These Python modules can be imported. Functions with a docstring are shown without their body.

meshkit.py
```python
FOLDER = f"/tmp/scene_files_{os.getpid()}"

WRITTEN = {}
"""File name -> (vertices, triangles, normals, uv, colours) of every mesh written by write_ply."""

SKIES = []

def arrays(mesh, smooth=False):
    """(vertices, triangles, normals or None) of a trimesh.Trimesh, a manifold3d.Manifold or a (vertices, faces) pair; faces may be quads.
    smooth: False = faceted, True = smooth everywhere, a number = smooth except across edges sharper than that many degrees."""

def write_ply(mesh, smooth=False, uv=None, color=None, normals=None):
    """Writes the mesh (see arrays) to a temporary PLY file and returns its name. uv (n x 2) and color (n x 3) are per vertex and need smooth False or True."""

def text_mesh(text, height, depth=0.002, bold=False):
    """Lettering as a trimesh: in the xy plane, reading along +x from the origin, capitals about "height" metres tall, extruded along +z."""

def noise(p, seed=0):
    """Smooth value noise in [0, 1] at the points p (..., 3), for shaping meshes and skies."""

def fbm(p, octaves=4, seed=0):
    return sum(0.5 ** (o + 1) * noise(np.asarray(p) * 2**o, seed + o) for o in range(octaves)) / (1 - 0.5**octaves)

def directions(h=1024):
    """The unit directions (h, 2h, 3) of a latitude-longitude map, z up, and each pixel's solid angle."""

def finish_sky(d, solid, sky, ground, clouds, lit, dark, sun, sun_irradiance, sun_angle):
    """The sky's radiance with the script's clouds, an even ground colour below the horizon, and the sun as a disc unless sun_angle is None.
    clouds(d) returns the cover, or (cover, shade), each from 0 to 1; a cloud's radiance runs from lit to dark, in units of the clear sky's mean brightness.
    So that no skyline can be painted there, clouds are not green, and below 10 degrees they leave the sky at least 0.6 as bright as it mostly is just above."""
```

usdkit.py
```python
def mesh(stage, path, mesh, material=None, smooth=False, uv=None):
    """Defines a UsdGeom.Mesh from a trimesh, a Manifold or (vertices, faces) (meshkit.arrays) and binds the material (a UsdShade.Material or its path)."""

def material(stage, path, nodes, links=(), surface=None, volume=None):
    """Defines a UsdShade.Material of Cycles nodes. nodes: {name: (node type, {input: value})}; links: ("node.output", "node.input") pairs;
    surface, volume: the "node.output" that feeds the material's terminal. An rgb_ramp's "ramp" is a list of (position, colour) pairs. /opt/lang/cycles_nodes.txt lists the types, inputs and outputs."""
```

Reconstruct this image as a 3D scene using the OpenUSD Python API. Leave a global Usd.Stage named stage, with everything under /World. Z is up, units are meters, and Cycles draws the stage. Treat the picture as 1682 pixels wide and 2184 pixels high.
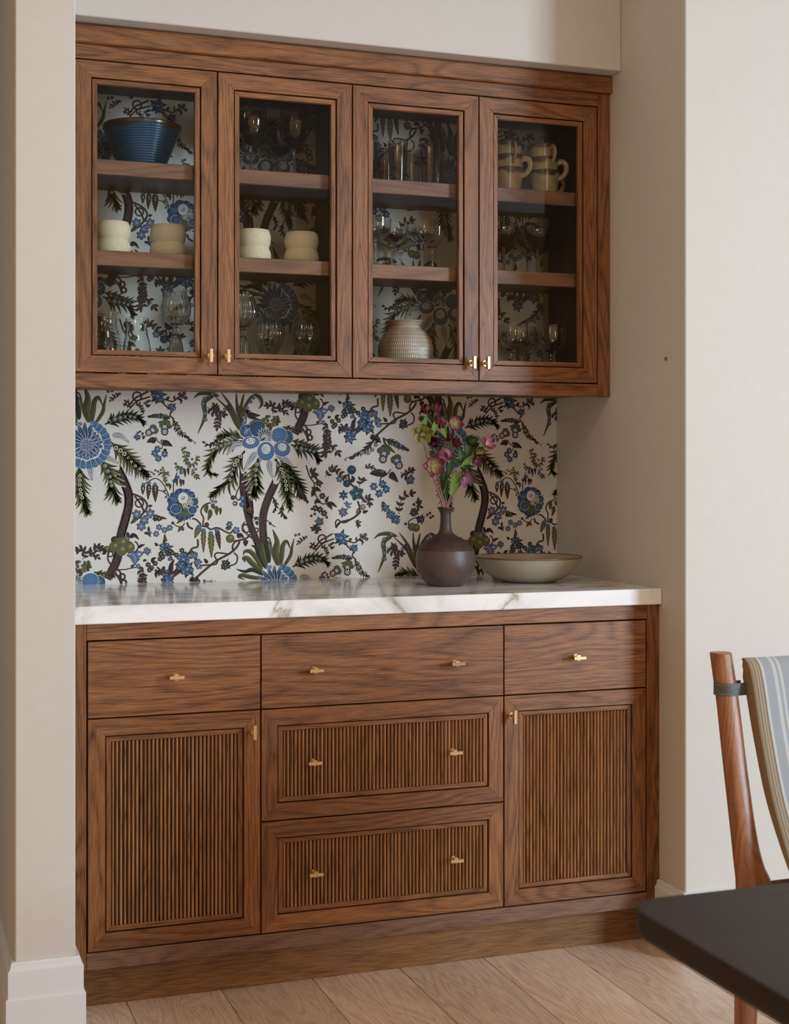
import math, random
import numpy as np, trimesh, usdkit
from pxr import Usd, UsdGeom, UsdLux, UsdShade, Gf, Sdf, Vt

random.seed(7)
rng = np.random.RandomState(11)
PI = math.pi
stage = Usd.Stage.CreateInMemory()
UsdGeom.SetStageUpAxis(stage, UsdGeom.Tokens.z)
UsdGeom.SetStageMetersPerUnit(stage, 1.0)
UsdGeom.Xform.Define(stage, '/World')
UsdGeom.Scope.Define(stage, '/World/Looks')

# ------------------------------------------------------------------ camera, light, exposure
YAW = 0.3401
cam = UsdGeom.Camera.Define(stage, '/World/camera')
HA = 24.0
cam.CreateHorizontalApertureAttr(HA)
cam.CreateFocalLengthAttr(3070.65 / 1682 * HA)
cam.CreateVerticalApertureOffsetAttr((1000.75 - 1092) / 1682 * HA)
cam.CreateClippingRangeAttr(Gf.Vec2f(0.05, 60))
cam.CreateFStopAttr(8.0)
cam.CreateFocusDistanceAttr(3.8)
cam.CreateExposureAttr(-0.04)
cs, sn = math.cos(YAW), math.sin(YAW)
cam.AddTransformOp().Set(Gf.Matrix4d(cs, -sn, 0, 0, 0, 0, 1, 0, -sn, -cs, 0, 0, -1.8792, -3.8674, 1.22, 1))


def look(pos, target):
    z = np.array(pos, float) - np.array(target, float); z /= np.linalg.norm(z)
    x = np.cross([0, 0, 1], z); x /= np.linalg.norm(x); y = np.cross(z, x)
    return Gf.Matrix4d(*x, 0, *y, 0, *z, 0, *map(float, pos), 1)


def rect_light(name, pos, target, w, h, power, color):
    L = UsdLux.RectLight.Define(stage, '/World/' + name)
    L.CreateWidthAttr(w); L.CreateHeightAttr(h); L.CreateIntensityAttr(power); L.CreateColorAttr(Gf.Vec3f(*color))
    L.AddTransformOp().Set(look(pos, target))


rect_light('window_light', (3.76, -6.0, 2.0), (-0.6, -0.4, 1.0), 1.25, 2.3, 48.0, (0.60, 0.78, 0.95))
rect_light('far_window_light', (-0.7, -7.2, 1.5), (-0.7, 0, 1.4), 0.32, 1.3, 20.0, (0.80, 0.90, 1.0))
down = UsdLux.DiskLight.Define(stage, '/World/ceiling_light')
down.CreateRadiusAttr(0.30); down.CreateIntensityAttr(9.0); down.CreateColorAttr(Gf.Vec3f(1.0, 0.84, 0.66))
down.AddTranslateOp().Set(Gf.Vec3d(-1.0, -2.0, 2.735))
sky = UsdLux.DomeLight.Define(stage, '/World/sky')
sky.CreateIntensityAttr(0.205)
sky.CreateColorAttr(Gf.Vec3f(1.0, 0.59, 0.24))

# ------------------------------------------------------------------ materials
K = '/World/Looks/'


def mat(name, color, rough=0.5, **kw):
    p = {"base_color": color, "roughness": rough}; p.update(kw)
    return usdkit.material(stage, K + name, {"p": ("principled_bsdf", p)}, [], surface="p.BSDF")


def noisy(name, c1, c2, scale, rough=0.5, bump=0.0, bscale=None, detail=3, stretch=(1, 1, 1), **kw):
    p = {"roughness": rough}; p.update(kw)
    nodes = {"g": ("geometry", {}), "m": ("mapping", {"scale": stretch}), "n": ("noise_texture", {"scale": scale, "detail": detail}),
             "r": ("rgb_ramp", {"ramp": [(0.3, c1), (0.7, c2)]}), "p": ("principled_bsdf", p)}
    links = [("g.position", "m.vector"), ("m.vector", "n.vector"), ("n.fac", "r.fac"), ("r.color", "p.base_color")]
    if bump:
        nodes["n2"] = ("noise_texture", {"scale": bscale or scale, "detail": 3})
        nodes["b"] = ("bump", {"strength": bump, "distance": 0.002})
        links += [("m.vector", "n2.vector"), ("n2.fac", "b.height"), ("b.normal", "p.normal")]
    return usdkit.material(stage, K + name, nodes, links, surface="p.BSDF")


def wood(name, axis, dark, mid, light, rough=0.42, fig=1.0, spec=0.4, pore=1.0, freq=16.0):
    i = 'xyz'.index(axis)
    s1, s2, s3 = [9.0] * 3, [620.0] * 3, [5.0] * 3
    s1[i], s2[i], s3[i] = 1.1, 20.0, 1.3
    nodes = {
        "g": ("geometry", {}), "a": ("attribute", {"attribute": "seed"}),
        "o": ("vector_math", {"math_type": "scale", "vector1": (3.1, 5.7, 7.9), "vector2": (0, 0, 0)}),
        "v": ("vector_math", {"math_type": "add"}),
        "m1": ("mapping", {"scale": s1}), "m2": ("mapping", {"scale": s2}), "m3": ("mapping", {"scale": s3}),
        "n1": ("noise_texture", {"scale": 1.0, "detail": 2.0, "roughness": 0.45, "distortion": 0.35}),
        "k": ("math", {"math_type": "multiply", "value2": freq * 2 * PI}), "si": ("math", {"math_type": "sine"}),
        "h": ("math", {"math_type": "multiply_add", "value2": 0.5, "value3": 0.5}),
        "pw": ("math", {"math_type": "power", "value2": 0.42}),
        "n2": ("noise_texture", {"scale": 1.0, "detail": 3.0, "roughness": 0.6}),
        "r2": ("map_range", {"from_min": 0.34, "from_max": 0.66, "clamp": True}),
        "n3": ("noise_texture", {"scale": 1.0, "detail": 2.0}),
        "r3": ("map_range", {"from_min": 0.3, "from_max": 0.7, "clamp": True}),
        "w1": ("math", {"math_type": "multiply", "value2": 0.27 * fig}),
        "w2": ("math", {"math_type": "multiply_add", "value2": 0.42 * pore}),
        "w3": ("math", {"math_type": "multiply_add", "value2": 0.17}),
        "sd": ("math", {"math_type": "fraction"}),
        "sv": ("math", {"math_type": "multiply_add", "value2": 0.24, "value3": 0.88}),
        "c": ("rgb_ramp", {"ramp": [(0.12, dark), (0.55, mid), (1.0, light)]}),
        "hs": ("hsv", {"hue": 0.5, "saturation": 1.0}),
        "b": ("bump", {"strength": 0.35, "distance": 0.0008}),
        "p": ("principled_bsdf", {"roughness": rough, "specular_ior_level": spec}),
    }
    links = [("a.fac", "o.scale"), ("g.position", "v.vector1"), ("o.vector", "v.vector2"),
             ("v.vector", "m1.vector"), ("v.vector", "m2.vector"), ("v.vector", "m3.vector"),
             ("m1.vector", "n1.vector"), ("n1.fac", "k.value1"), ("k.value", "si.value1"), ("si.value", "h.value1"), ("h.value", "pw.value1"),
             ("m2.vector", "n2.vector"), ("n2.fac", "r2.value"), ("m3.vector", "n3.vector"), ("n3.fac", "r3.value"),
             ("pw.value", "w1.value1"), ("r2.result", "w2.value1"), ("w1.value", "w2.value3"), ("r3.result", "w3.value1"), ("w2.value", "w3.value3"),
             ("w3.value", "c.fac"), ("c.color", "hs.color"), ("a.fac", "sd.value1"), ("sd.value", "sv.value1"), ("sv.value", "hs.value"),
             ("hs.color", "p.base_color"), ("n2.fac", "b.height"), ("b.normal", "p.normal")]
    return usdkit.material(stage, K + name, nodes, links, surface="p.BSDF")


OAK = ((0.058, 0.019, 0.0055), (0.225, 0.088, 0.027), (0.40, 0.180, 0.066))
oak_x = wood('stained_oak_across', 'x', *OAK)
oak_z = wood('stained_oak_upright', 'z', *OAK)
KICK = ((0.085, 0.034, 0.009), (0.26, 0.118, 0.036), (0.38, 0.185, 0.066))
oak_kick = wood('stained_oak_kick', 'x', *KICK, fig=0.45)
SHELF = ((0.13, 0.050, 0.024), (0.27, 0.118, 0.060), (0.37, 0.18, 0.10))
oak_shelf = wood('stained_oak_shelf', 'x', *SHELF, pore=0.6)
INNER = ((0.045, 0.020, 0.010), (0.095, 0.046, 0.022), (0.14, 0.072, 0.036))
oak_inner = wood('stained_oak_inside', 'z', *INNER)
FLOOR = ((0.45, 0.30, 0.21), (0.72, 0.54, 0.41), (0.82, 0.665, 0.53))
oak_floor = wood('pale_oak_floor', 'y', *FLOOR, rough=0.45, fig=0.8, freq=24.0)
teak = wood('oiled_teak', 'z', (0.22, 0.078, 0.032), (0.43, 0.185, 0.088), (0.55, 0.27, 0.14), rough=0.34, pore=0.4)
table_wood = wood('dark_table_wood', 'x', (0.012, 0.006, 0.004), (0.026, 0.0135, 0.0095), (0.038, 0.02, 0.014), rough=0.5, spec=0.3, pore=0.6)

paint = noisy('wall_paint', (0.605, 0.575, 0.53), (0.62, 0.59, 0.545), 30, rough=0.75, bump=0.04, bscale=260, specular_ior_level=0.25)
trim_paint = noisy('trim_paint', (0.72, 0.735, 0.76), (0.73, 0.745, 0.77), 30, rough=0.45)
paper = noisy('wallpaper_ground', (0.665, 0.63, 0.575), (0.685, 0.65, 0.595), 60, rough=0.7, specular_ior_level=0.2)
ceiling_paint = mat('ceiling_paint', (0.76, 0.72, 0.66), 0.8)
tinted = usdkit.material(stage, K + 'printed_ink', {"a": ("attribute", {"attribute": "tint"}), "p": ("principled_bsdf", {"roughness": 0.65, "specular_ior_level": 0.2})},
                         [("a.color", "p.base_color")], surface="p.BSDF")
glaze = usdkit.material(stage, K + 'painted_glaze', {"a": ("attribute", {"attribute": "tint"}), "p": ("principled_bsdf", {"roughness": 0.22, "specular_ior_level": 0.55})},
                        [("a.color", "p.base_color")], surface="p.BSDF")
petal_mat = usdkit.material(stage, K + 'petal', {"a": ("attribute", {"attribute": "tint"}), "p": ("principled_bsdf", {"roughness": 0.5, "specular_ior_level": 0.3}), "t": ("translucent_bsdf", {}), "x": ("mix_closure", {"fac": 0.25})},
                            [("a.color", "p.base_color"), ("a.color", "t.color"), ("p.BSDF", "x.closure1"), ("t.BSDF", "x.closure2")], surface="x.closure")
marble = usdkit.material(stage, K + 'veined_marble', {
    "g": ("geometry", {}), "m": ("mapping", {"scale": (1.0, 1.6, 1.0), "rotation": (0, 0.5, 0.35)}),
    "n": ("noise_texture", {"scale": 2.6, "detail": 6, "roughness": 0.55, "distortion": 1.1}),
    "s": ("math", {"math_type": "subtract", "value2": 0.5}), "ab": ("math", {"math_type": "absolute"}),
    "r": ("rgb_ramp", {"ramp": [(0.0, (0.40, 0.37, 0.31)), (0.007, (0.60, 0.57, 0.50)), (0.022, (0.76, 0.75, 0.73)), (0.07, (0.91, 0.91, 0.91)), (1.0, (0.93, 0.93, 0.935))]}),
    "m2": ("mapping", {"scale": (1.2, 7.0, 3.0), "rotation": (0, 0, 0.12)}), "n2": ("noise_texture", {"scale": 2.2, "detail": 5, "distortion": 0.8}),
    "r2": ("rgb_ramp", {"ramp": [(0.34, (0.62, 0.60, 0.54)), (0.47, (0.92, 0.91, 0.89)), (0.6, (1, 1, 1))]}),
    "x": ("mix", {"mix_type": "multiply", "fac": 0.5}),
    "p": ("principled_bsdf", {"roughness": 0.13, "specular_ior_level": 0.5})},
    [("g.position", "m.vector"), ("m.vector", "n.vector"), ("n.fac", "s.value1"), ("s.value", "ab.value1"), ("ab.value", "r.fac"), ("r.color", "x.color1"),
     ("g.position", "m2.vector"), ("m2.vector", "n2.vector"), ("n2.fac", "r2.fac"), ("r2.color", "x.color2"), ("x.color", "p.base_color")], surface="p.BSDF")
pane_mat = usdkit.material(stage, K + 'pane_glass', {"f": ("fresnel", {"IOR": 1.22}), "t": ("transparent_bsdf", {"color": (0.95, 0.965, 0.955)}), "s": ("glossy_bsdf", {"color": (1, 1, 1), "roughness": 0.0}), "x": ("mix_closure", {})},
                           [("f.fac", "x.fac"), ("t.BSDF", "x.closure1"), ("s.BSDF", "x.closure2")], surface="x.closure")


def glass(name, color):
    return usdkit.material(stage, K + name, {"p": ("principled_bsdf", {"base_color": color, "roughness": 0.0, "ior": 1.47, "transmission_weight": 1.0})}, [], surface="p.BSDF")


clear_glass = glass('clear_glass', (0.97, 0.985, 0.98))
smoke_glass = glass('smoke_glass', (0.64, 0.56, 0.48))
dark_glass = mat('dark_glass', (0.010, 0.006, 0.005), 0.03, specular_ior_level=0.6)
brass = mat('satin_brass', (0.72, 0.53, 0.29), 0.28, metallic=1.0)
cream_clay = noisy('cream_stoneware', (0.76, 0.635, 0.44), (0.83, 0.71, 0.51), 90, rough=0.7, bump=0.05, bscale=500)
vase_clay = noisy('brown_clay', (0.070, 0.042, 0.034), (0.095, 0.060, 0.050), 60, rough=0.42, bump=0.25, bscale=420)
vase_clay2 = noisy('dark_brown_clay', (0.042, 0.021, 0.014), (0.060, 0.031, 0.022), 60, rough=0.55, bump=0.2, bscale=420)
bowl_glaze = noisy('grey_green_glaze', (0.33, 0.295, 0.215), (0.38, 0.345, 0.26), 25, rough=0.38)
bowl_rim = mat('brown_rim_glaze', (0.16, 0.095, 0.04), 0.3)
leather = noisy('grey_leather', (0.075, 0.072, 0.070), (0.12, 0.115, 0.112), 200, rough=0.5, bump=0.3, bscale=600)
thread = mat('pale_thread', (0.42, 0.40, 0.38), 0.8)
canvas = noisy('tan_canvas', (0.25, 0.175, 0.10), (0.30, 0.21, 0.125), 300, rough=0.9)
cord = mat('brown_cord', (0.13, 0.055, 0.025), 0.6)
stripes = usdkit.material(stage, K + 'striped_fabric', {
    "g": ("geometry", {}), "sx": ("separate_xyz", {}), "mp": ("map_range", {"from_min": -0.38, "from_max": 0.10, "clamp": True}),
    "r": ("rgb_ramp", {"interpolate": False, "ramp": [(0.0, (0.20, 0.15, 0.095)), (0.038, (0.34, 0.275, 0.195)), (0.043, (0.20, 0.15, 0.095)), (0.05, (0.34, 0.275, 0.195)), (0.055, (0.20, 0.15, 0.095)), (0.062, (0.34, 0.275, 0.195)), (0.07, (0.20, 0.15, 0.095)), (0.076, (0.47, 0.475, 0.46)), (0.088, (0.30, 0.325, 0.345)), (0.128, (0.47, 0.475, 0.46)), (0.142, (0.30, 0.325, 0.345)), (0.155, (0.47, 0.475, 0.46)), (0.166, (0.30, 0.325, 0.345)), (0.36, (0.47, 0.475, 0.46)), (0.372, (0.30, 0.325, 0.345)), (0.385, (0.47, 0.475, 0.46)), (0.397, (0.30, 0.325, 0.345)), (0.6, (0.47, 0.475, 0.46)), (0.612, (0.30, 0.325, 0.345)), (0.625, (0.47, 0.475, 0.46)), (0.637, (0.30, 0.325, 0.345)), (0.84, (0.47, 0.475, 0.46)), (0.852, (0.30, 0.325, 0.345)), (0.93, (0.34, 0.275, 0.195)), (0.94, (0.20, 0.15, 0.095))]}),
    "n": ("noise_texture", {"scale": 700, "detail": 2}), "b": ("bump", {"strength": 0.3, "distance": 0.001}),
    "p": ("principled_bsdf", {"roughness": 0.9, "specular_ior_level": 0.15, "sheen_weight": 0.2})},
    [("g.position", "sx.vector"), ("sx.x", "mp.value"), ("mp.result", "r.fac"), ("r.color", "p.base_color"), ("g.position", "n.vector"), ("n.fac", "b.height"), ("b.normal", "p.normal")], surface="p.BSDF")
screw_metal = mat('painted_screw', (0.30, 0.23, 0.15), 0.4)
dark_void = mat('shadow_black', (0.012, 0.008, 0.006), 0.9)

# ------------------------------------------------------------------ helpers
used = {}


def numbered(parent, name):
    k = parent + '/' + name; n = used.get(k, 0); used[k] = n + 1
    return k if n == 0 else f"{k}_{n:03d}"


def tag(prim, label=None, cat=None, group=None, kind=None):
    for k, v in (('label', label), ('category', cat), ('group', group), ('kind', kind)):
        if v: prim.SetCustomDataByKey(k, v)
    return prim


seed_count = [0]


def obj(name, mesh, m, parent=None, smooth=False, seed=None, tint=None):
    path = numbered(str(parent.GetPath()) if parent else '/World', name)
    if tint is not None:
        v, f = mesh if isinstance(mesh, tuple) else (mesh.vertices, mesh.faces)
        mesh = trimesh.Trimesh(np.asarray(v, float), np.asarray(f, int), process=False)
    g = usdkit.mesh(stage, path, mesh, m, smooth=(True if tint is not None and smooth else smooth))
    seed_count[0] += 1
    api = UsdGeom.PrimvarsAPI(g)
    api.CreatePrimvar('seed', Sdf.ValueTypeNames.FloatArray, 'constant').Set(Vt.FloatArray([float((seed_count[0] * 0.6180339 * 3.7 % 7.0) if seed is None else seed)]))
    if tint is not None:
        api.CreatePrimvar('tint', Sdf.ValueTypeNames.Color3fArray, 'vertex').Set(Vt.Vec3fArray.FromNumpy(np.asarray(tint, np.float32)))
    return g.GetPrim()


def thing(name, label=None, cat=None, loc=(0, 0, 0), rotz=0, group=None, kind=None, parent=None, part=None):
    x = UsdGeom.Xform.Define(stage, numbered(str(parent.GetPath()) if parent else '/World', name))
    if parent is None:
        x.AddTranslateOp().Set(Gf.Vec3d(*loc))
        if rotz: x.AddRotateZOp().Set(math.degrees(rotz))
    return tag(x.GetPrim(), label, cat, group, kind)


def dup(root, loc, rotz, label, name=None, group=None):
    was = root.GetCustomData()
    base = name or str(root.GetName())
    x = UsdGeom.Xform.Define(stage, numbered('/World', base))
    x.AddTranslateOp().Set(Gf.Vec3d(*loc)); x.AddRotateZOp().Set(math.degrees(rotz))
    r = x.GetPrim()
    r.GetReferences().AddInternalReference(root.GetPath()); r.SetInstanceable(True)
    return tag(r, label, was['category'], group or was.get('group'))


def hull(pts):
    return trimesh.convex.convex_hull(np.array(pts, float))


def cbox(lo, hi, c=0.0012):
    lo, hi = np.minimum(lo, hi).astype(float), np.maximum(lo, hi).astype(float)
    c = min(c, *(0.3 * (hi - lo)))
    pts = []
    for sx in (0, 1):
        for sy in (0, 1):
            for sz in (0, 1):
                p = np.array([hi[0] if sx else lo[0], hi[1] if sy else lo[1], hi[2] if sz else lo[2]])
                d = np.array([-c if s else c for s in (sx, sy, sz)])
                for k in range(3):
                    q = p + d; q[k] = p[k]; pts.append(q)
    return hull(pts)


def join(*ms):
    return trimesh.util.concatenate([m for m in ms])


def member(poly, y0, y1, c=0.0012):
    """A flat board: polygon in x, z (convex), from y0 (front) to y1, front edges eased by c."""
    poly = np.array(poly, float); ce = poly.mean(0)
    d = poly - ce; inner = ce + d * (1 - c / np.maximum(np.abs(d), 1e-6).clip(c * 2))
    pts = [(x, y0, z) for x, z in inner] + [(x, y0 + c, z) for x, z in poly] + [(x, y1, z) for x, z in poly]
    return hull(pts)


def smooth_profile(p, n=6):
    """Catmull-Rom through profile points."""
    p = np.array(p, float); q = np.vstack([2 * p[0] - p[1], p, 2 * p[-1] - p[-2]]); out = []
    for i in range(len(p) - 1):
        a, b, c, d = q[i:i + 4]
        for t in np.arange(n) / n:
            out.append(0.5 * (2 * b + (c - a) * t + (2 * a - 5 * b + 4 * c - d) * t * t + (3 * b - a - 3 * c + d) * t ** 3))
    return np.vstack(out + [p[-1]])


def lathe(profile, seg=56, mod=None):
    """Turn (r, z) about z; points with r = 0 become poles. mod(theta, r, z) -> r."""
    pr = np.array(profile, float); pr[:, 0] = np.maximum(pr[:, 0], 0); V, F, rings = [], [], []
    th = np.arange(seg) / seg * 2 * PI
    for r, z in pr:
        if r < 1e-7:
            rings.append([len(V)]); V.append((0, 0, z))
        else:
            rr = np.full(seg, r) if mod is None else mod(th, r, z)
            rings.append(list(range(len(V), len(V) + seg))); V += [(a * math.cos(t), a * math.sin(t), z) for a, t in zip(rr, th)]
    for a, b in zip(rings, rings[1:]):
        for k in range(seg):
            k2 = (k + 1) % seg
            if len(a) == 1 and len(b) == 1: break
            if len(a) == 1: F.append((a[0], b[k2], b[k]))
            elif len(b) == 1: F.append((a[k], a[k2], b[0]))
            else: F += [(a[k], a[k2], b[k2]), (a[k], b[k2], b[k])]
    return trimesh.Trimesh(np.array(V), np.array(F), process=False)


def tube(pts, radii, seg=10, caps=True, flat=1.0):
    pts = np.array(pts, float); radii = np.broadcast_to(radii, len(pts)); V, F = [], []
    T = np.gradient(pts, axis=0); T /= np.linalg.norm(T, axis=1)[:, None]
    up = np.array([0, 0, 1.0]) if abs(T[0][2]) < 0.9 else np.array([1.0, 0, 0]); u = np.cross(up, T[0]); u /= np.linalg.norm(u)
    for p, t, r in zip(pts, T, radii):
        u = u - t * u.dot(t); u /= np.linalg.norm(u); w = np.cross(t, u)
        for k in range(seg):
            a = k / seg * 2 * PI; V.append(p + r * (math.cos(a) * u + flat * math.sin(a) * w))
    n = len(pts)
    for i in range(n - 1):
        for k in range(seg):
            a, b = i * seg + k, i * seg + (k + 1) % seg
            F += [(a, b, b + seg), (a, b + seg, a + seg)]
    if caps:
        V += [pts[0], pts[-1]]
        for k in range(seg):
            F += [(len(V) - 2, (k + 1) % seg, k), (len(V) - 1, (n - 1) * seg + k, (n - 1) * seg + (k + 1) % seg)]
    return trimesh.Trimesh(np.array(V), np.array(F), process=False)


def sweep_profile(path, prof, flip=1):
    """Skirting: prof (t out of the wall, z up) carried along a plan path with mitred corners; flip chooses the side."""
    P = [np.array(p, float) for p in path]; N = []
    for i in range(len(P)):
        ns = []
        for a, b in ((i - 1, i), (i, i + 1)):
            if 0 <= a and b < len(P):
                d = P[b] - P[a]; d /= np.linalg.norm(d); ns.append(flip * np.array([d[1], -d[0]]))
        m = sum(ns); m /= m.dot(ns[0]); N.append(m)
    n = len(prof); V, F = [], []
    for p, m in zip(P, N):
        V += [(*(p + m * t), z) for t, z in prof]
    for i in range(len(P) - 1):
        for k in range(n):
            a, b = i * n + k, i * n + (k + 1) % n
            F += [(a, b, b + n), (a, b + n, a + n)]
    for base in (0, (len(P) - 1) * n):
        for k in range(1, n - 1): F.append((base, base + k, base + k + 1))
    m = trimesh.Trimesh(np.array(V), np.array(F), process=False); m.fix_normals(); return m

# ------------------------------------------------------------------ the room
XL, DW, DS = -1.4938, 0.7273, 0.3964
H = 2.75
fl = thing('floor', kind='structure')
obj('subfloor', cbox((-4.2, -6.2, -0.06), (3.2, 1.2, -0.019), 0.001), dark_void, fl)
edges = [-1.3574 + 0.2216 * k for k in range(-8, 19)]
for i, (a, b) in enumerate(zip(edges, edges[1:])):
    cuts = [-6.2, -3.9 + 1.3 * ((i * 7) % 5) / 5, 1.2] if i % 2 else [-6.2, -4.6 + 1.1 * ((i * 3) % 4) / 4, -1.95 if a > 0.3 else 1.2, 1.2]
    for c, d in zip(cuts, cuts[1:]):
        if d - c > 0.01: obj('plank', cbox((a + 0.0007, c + 0.0007, -0.019), (b - 0.0007, d - 0.0007, 0.0), 0.001), oak_floor, fl)


def struct(name, mesh, m, smooth=False):
    return tag(obj(name, mesh, m, None, smooth), kind='structure')


wall_back = thing('wall_back', kind='structure')
obj('wallpaper', cbox((XL - 0.05, 0.0, 0.0), (0.05, 0.12, H), 0.0005), paper, wall_back)
struct('wall_right', cbox((0.0, -DW, 0.0), (3.2, 0.0, H), 0.0025), paint)
struct('wall_left', cbox((-1.6197, -DW, 0.0), (XL, 1.2, H), 0.0025), paint)
struct('wall_upper', cbox((XL, -DS, 2.2985), (0.0, 0.0, H), 0.0025), paint)
struct('wall_hall', cbox((-4.2, 1.2, 0.0), (-1.6197, 1.3, H), 0.002), paint)
struct('wall_outer', cbox((-2.5, -DW, 0.0), (-2.4, 1.2, H), 0.002), paint)
struct('ceiling', cbox((-4.2, -4.6, H), (3.2, 1.3, H + 0.05), 0.001), ceiling_paint)
PROF = [(0, 0), (0.020, 0), (0.020, 0.1015), (0.0185, 0.104), (0.0155, 0.1055), (0.0155, 0.160), (0.0125, 0.1625), (0.0105, 0.166), (0.0095, 0.171), (0.009, 0.175), (0.0068, 0.178), (0, 0.178)]
struct('baseboard_left', sweep_profile([(-1.6197, 1.2), (-1.6197, -DW), (XL, -DW), (XL, -0.603)], PROF, 1), trim_paint)
struct('baseboard_right', sweep_profile([(0, -0.603), (0, -DW), (3.2, -DW)], [(t, z * 0.93) for t, z in PROF], 1), trim_paint)
sc = thing('wall_plug', 'small round painted plug low-relief on the shaded niche side wall', 'wall plug', (0, -0.636, 1.502))
a = trimesh.creation.cylinder(0.0052, 0.003, sections=28); a.apply_transform(trimesh.transformations.rotation_matrix(PI / 2, [0, 1, 0])); a.apply_translation((-0.0012, 0, 0))
obj('disc', a, screw_metal, sc)
obj('slot', cbox((-0.0034, -0.0005, -0.0035), (-0.0026, 0.0005, 0.0035), 0.0001), dark_void, sc)


# ------------------------------------------------------------------ wallpaper print: flat ink shapes on the paper
INK = dict(k=(0.055, 0.034, 0.030), t=(0.075, 0.044, 0.042), r=(0.058, 0.036, 0.030), o=(0.115, 0.110, 0.042), d=(0.036, 0.044, 0.024), b=(0.060, 0.122, 0.225), B=(0.026, 0.052, 0.105),
           l=(0.23, 0.31, 0.42), w=(0.66, 0.63, 0.58), g=(0.19, 0.19, 0.165), s=(0.115, 0.15, 0.25), e=(0.085, 0.135, 0.155))
BLK = (0.017, 0.014, 0.014)
ink = {'V': [], 'C': [], 'F': [], 'n': 0, 'y': 0.0003}


def put(V2, F, col):
    V2 = np.asarray(V2, float)
    ink['V'].append(np.column_stack([V2[:, 0], np.full(len(V2), -ink['y']), V2[:, 1]]))
    ink['C'].append(np.tile(col, (len(V2), 1))); ink['F'].append(np.asarray(F, int) + ink['n']); ink['n'] += len(V2)


def up():
    ink['y'] += 2e-6


def star(c, rad, ang, col):
    """Fan from c with the given radii."""
    n = len(ang); V = np.vstack([[c], np.column_stack([c[0] + rad * np.cos(ang), c[1] + rad * np.sin(ang)])])
    put(V, [(0, 1 + k, 1 + (k + 1) % n) for k in range(n)], col)


def disc(c, r, col, n=14, sq=1.0, rot=0.0):
    a = np.arange(n) / n * 2 * PI; x, z = r * np.cos(a), r * sq * np.sin(a)
    V = np.column_stack([c[0] + x * math.cos(rot) - z * math.sin(rot), c[1] + x * math.sin(rot) + z * math.cos(rot)])
    put(np.vstack([[c], V]), [(0, 1 + k, 1 + (k + 1) % n) for k in range(n)], col)


def spline(p, n=8):
    p = np.array(p, float)
    if len(p) == 2: return p[0] + (p[1] - p[0]) * np.linspace(0, 1, n + 1)[:, None]
    return smooth_profile(p, n)


def strip(c, w, col, jag=0.0, side=0):
    """Ribbon along c with half widths w."""
    c = np.asarray(c, float); T = np.gradient(c, axis=0); T /= np.maximum(np.linalg.norm(T, axis=1), 1e-9)[:, None]; N = np.column_stack([-T[:, 1], T[:, 0]]); n = len(c)
    w = np.broadcast_to(w, n).astype(float); wa, wb = w.copy(), w.copy()
    if jag: wa[::2] *= 1 + jag; wb[1::2] *= 1 + jag
    if side > 0: wb = wb * 0
    if side < 0: wa = wa * 0
    put(np.vstack([c + N * wa[:, None], c - N * wb[:, None]]), [f for k in range(n - 1) for f in ((k, n + k, k + 1), (k + 1, n + k, n + k + 1))], col)


def lance(n, blunt=0.6):
    t = np.linspace(0, 1, n); return np.maximum(np.sin(PI * t ** blunt) ** 0.85, 0.03)


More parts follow.
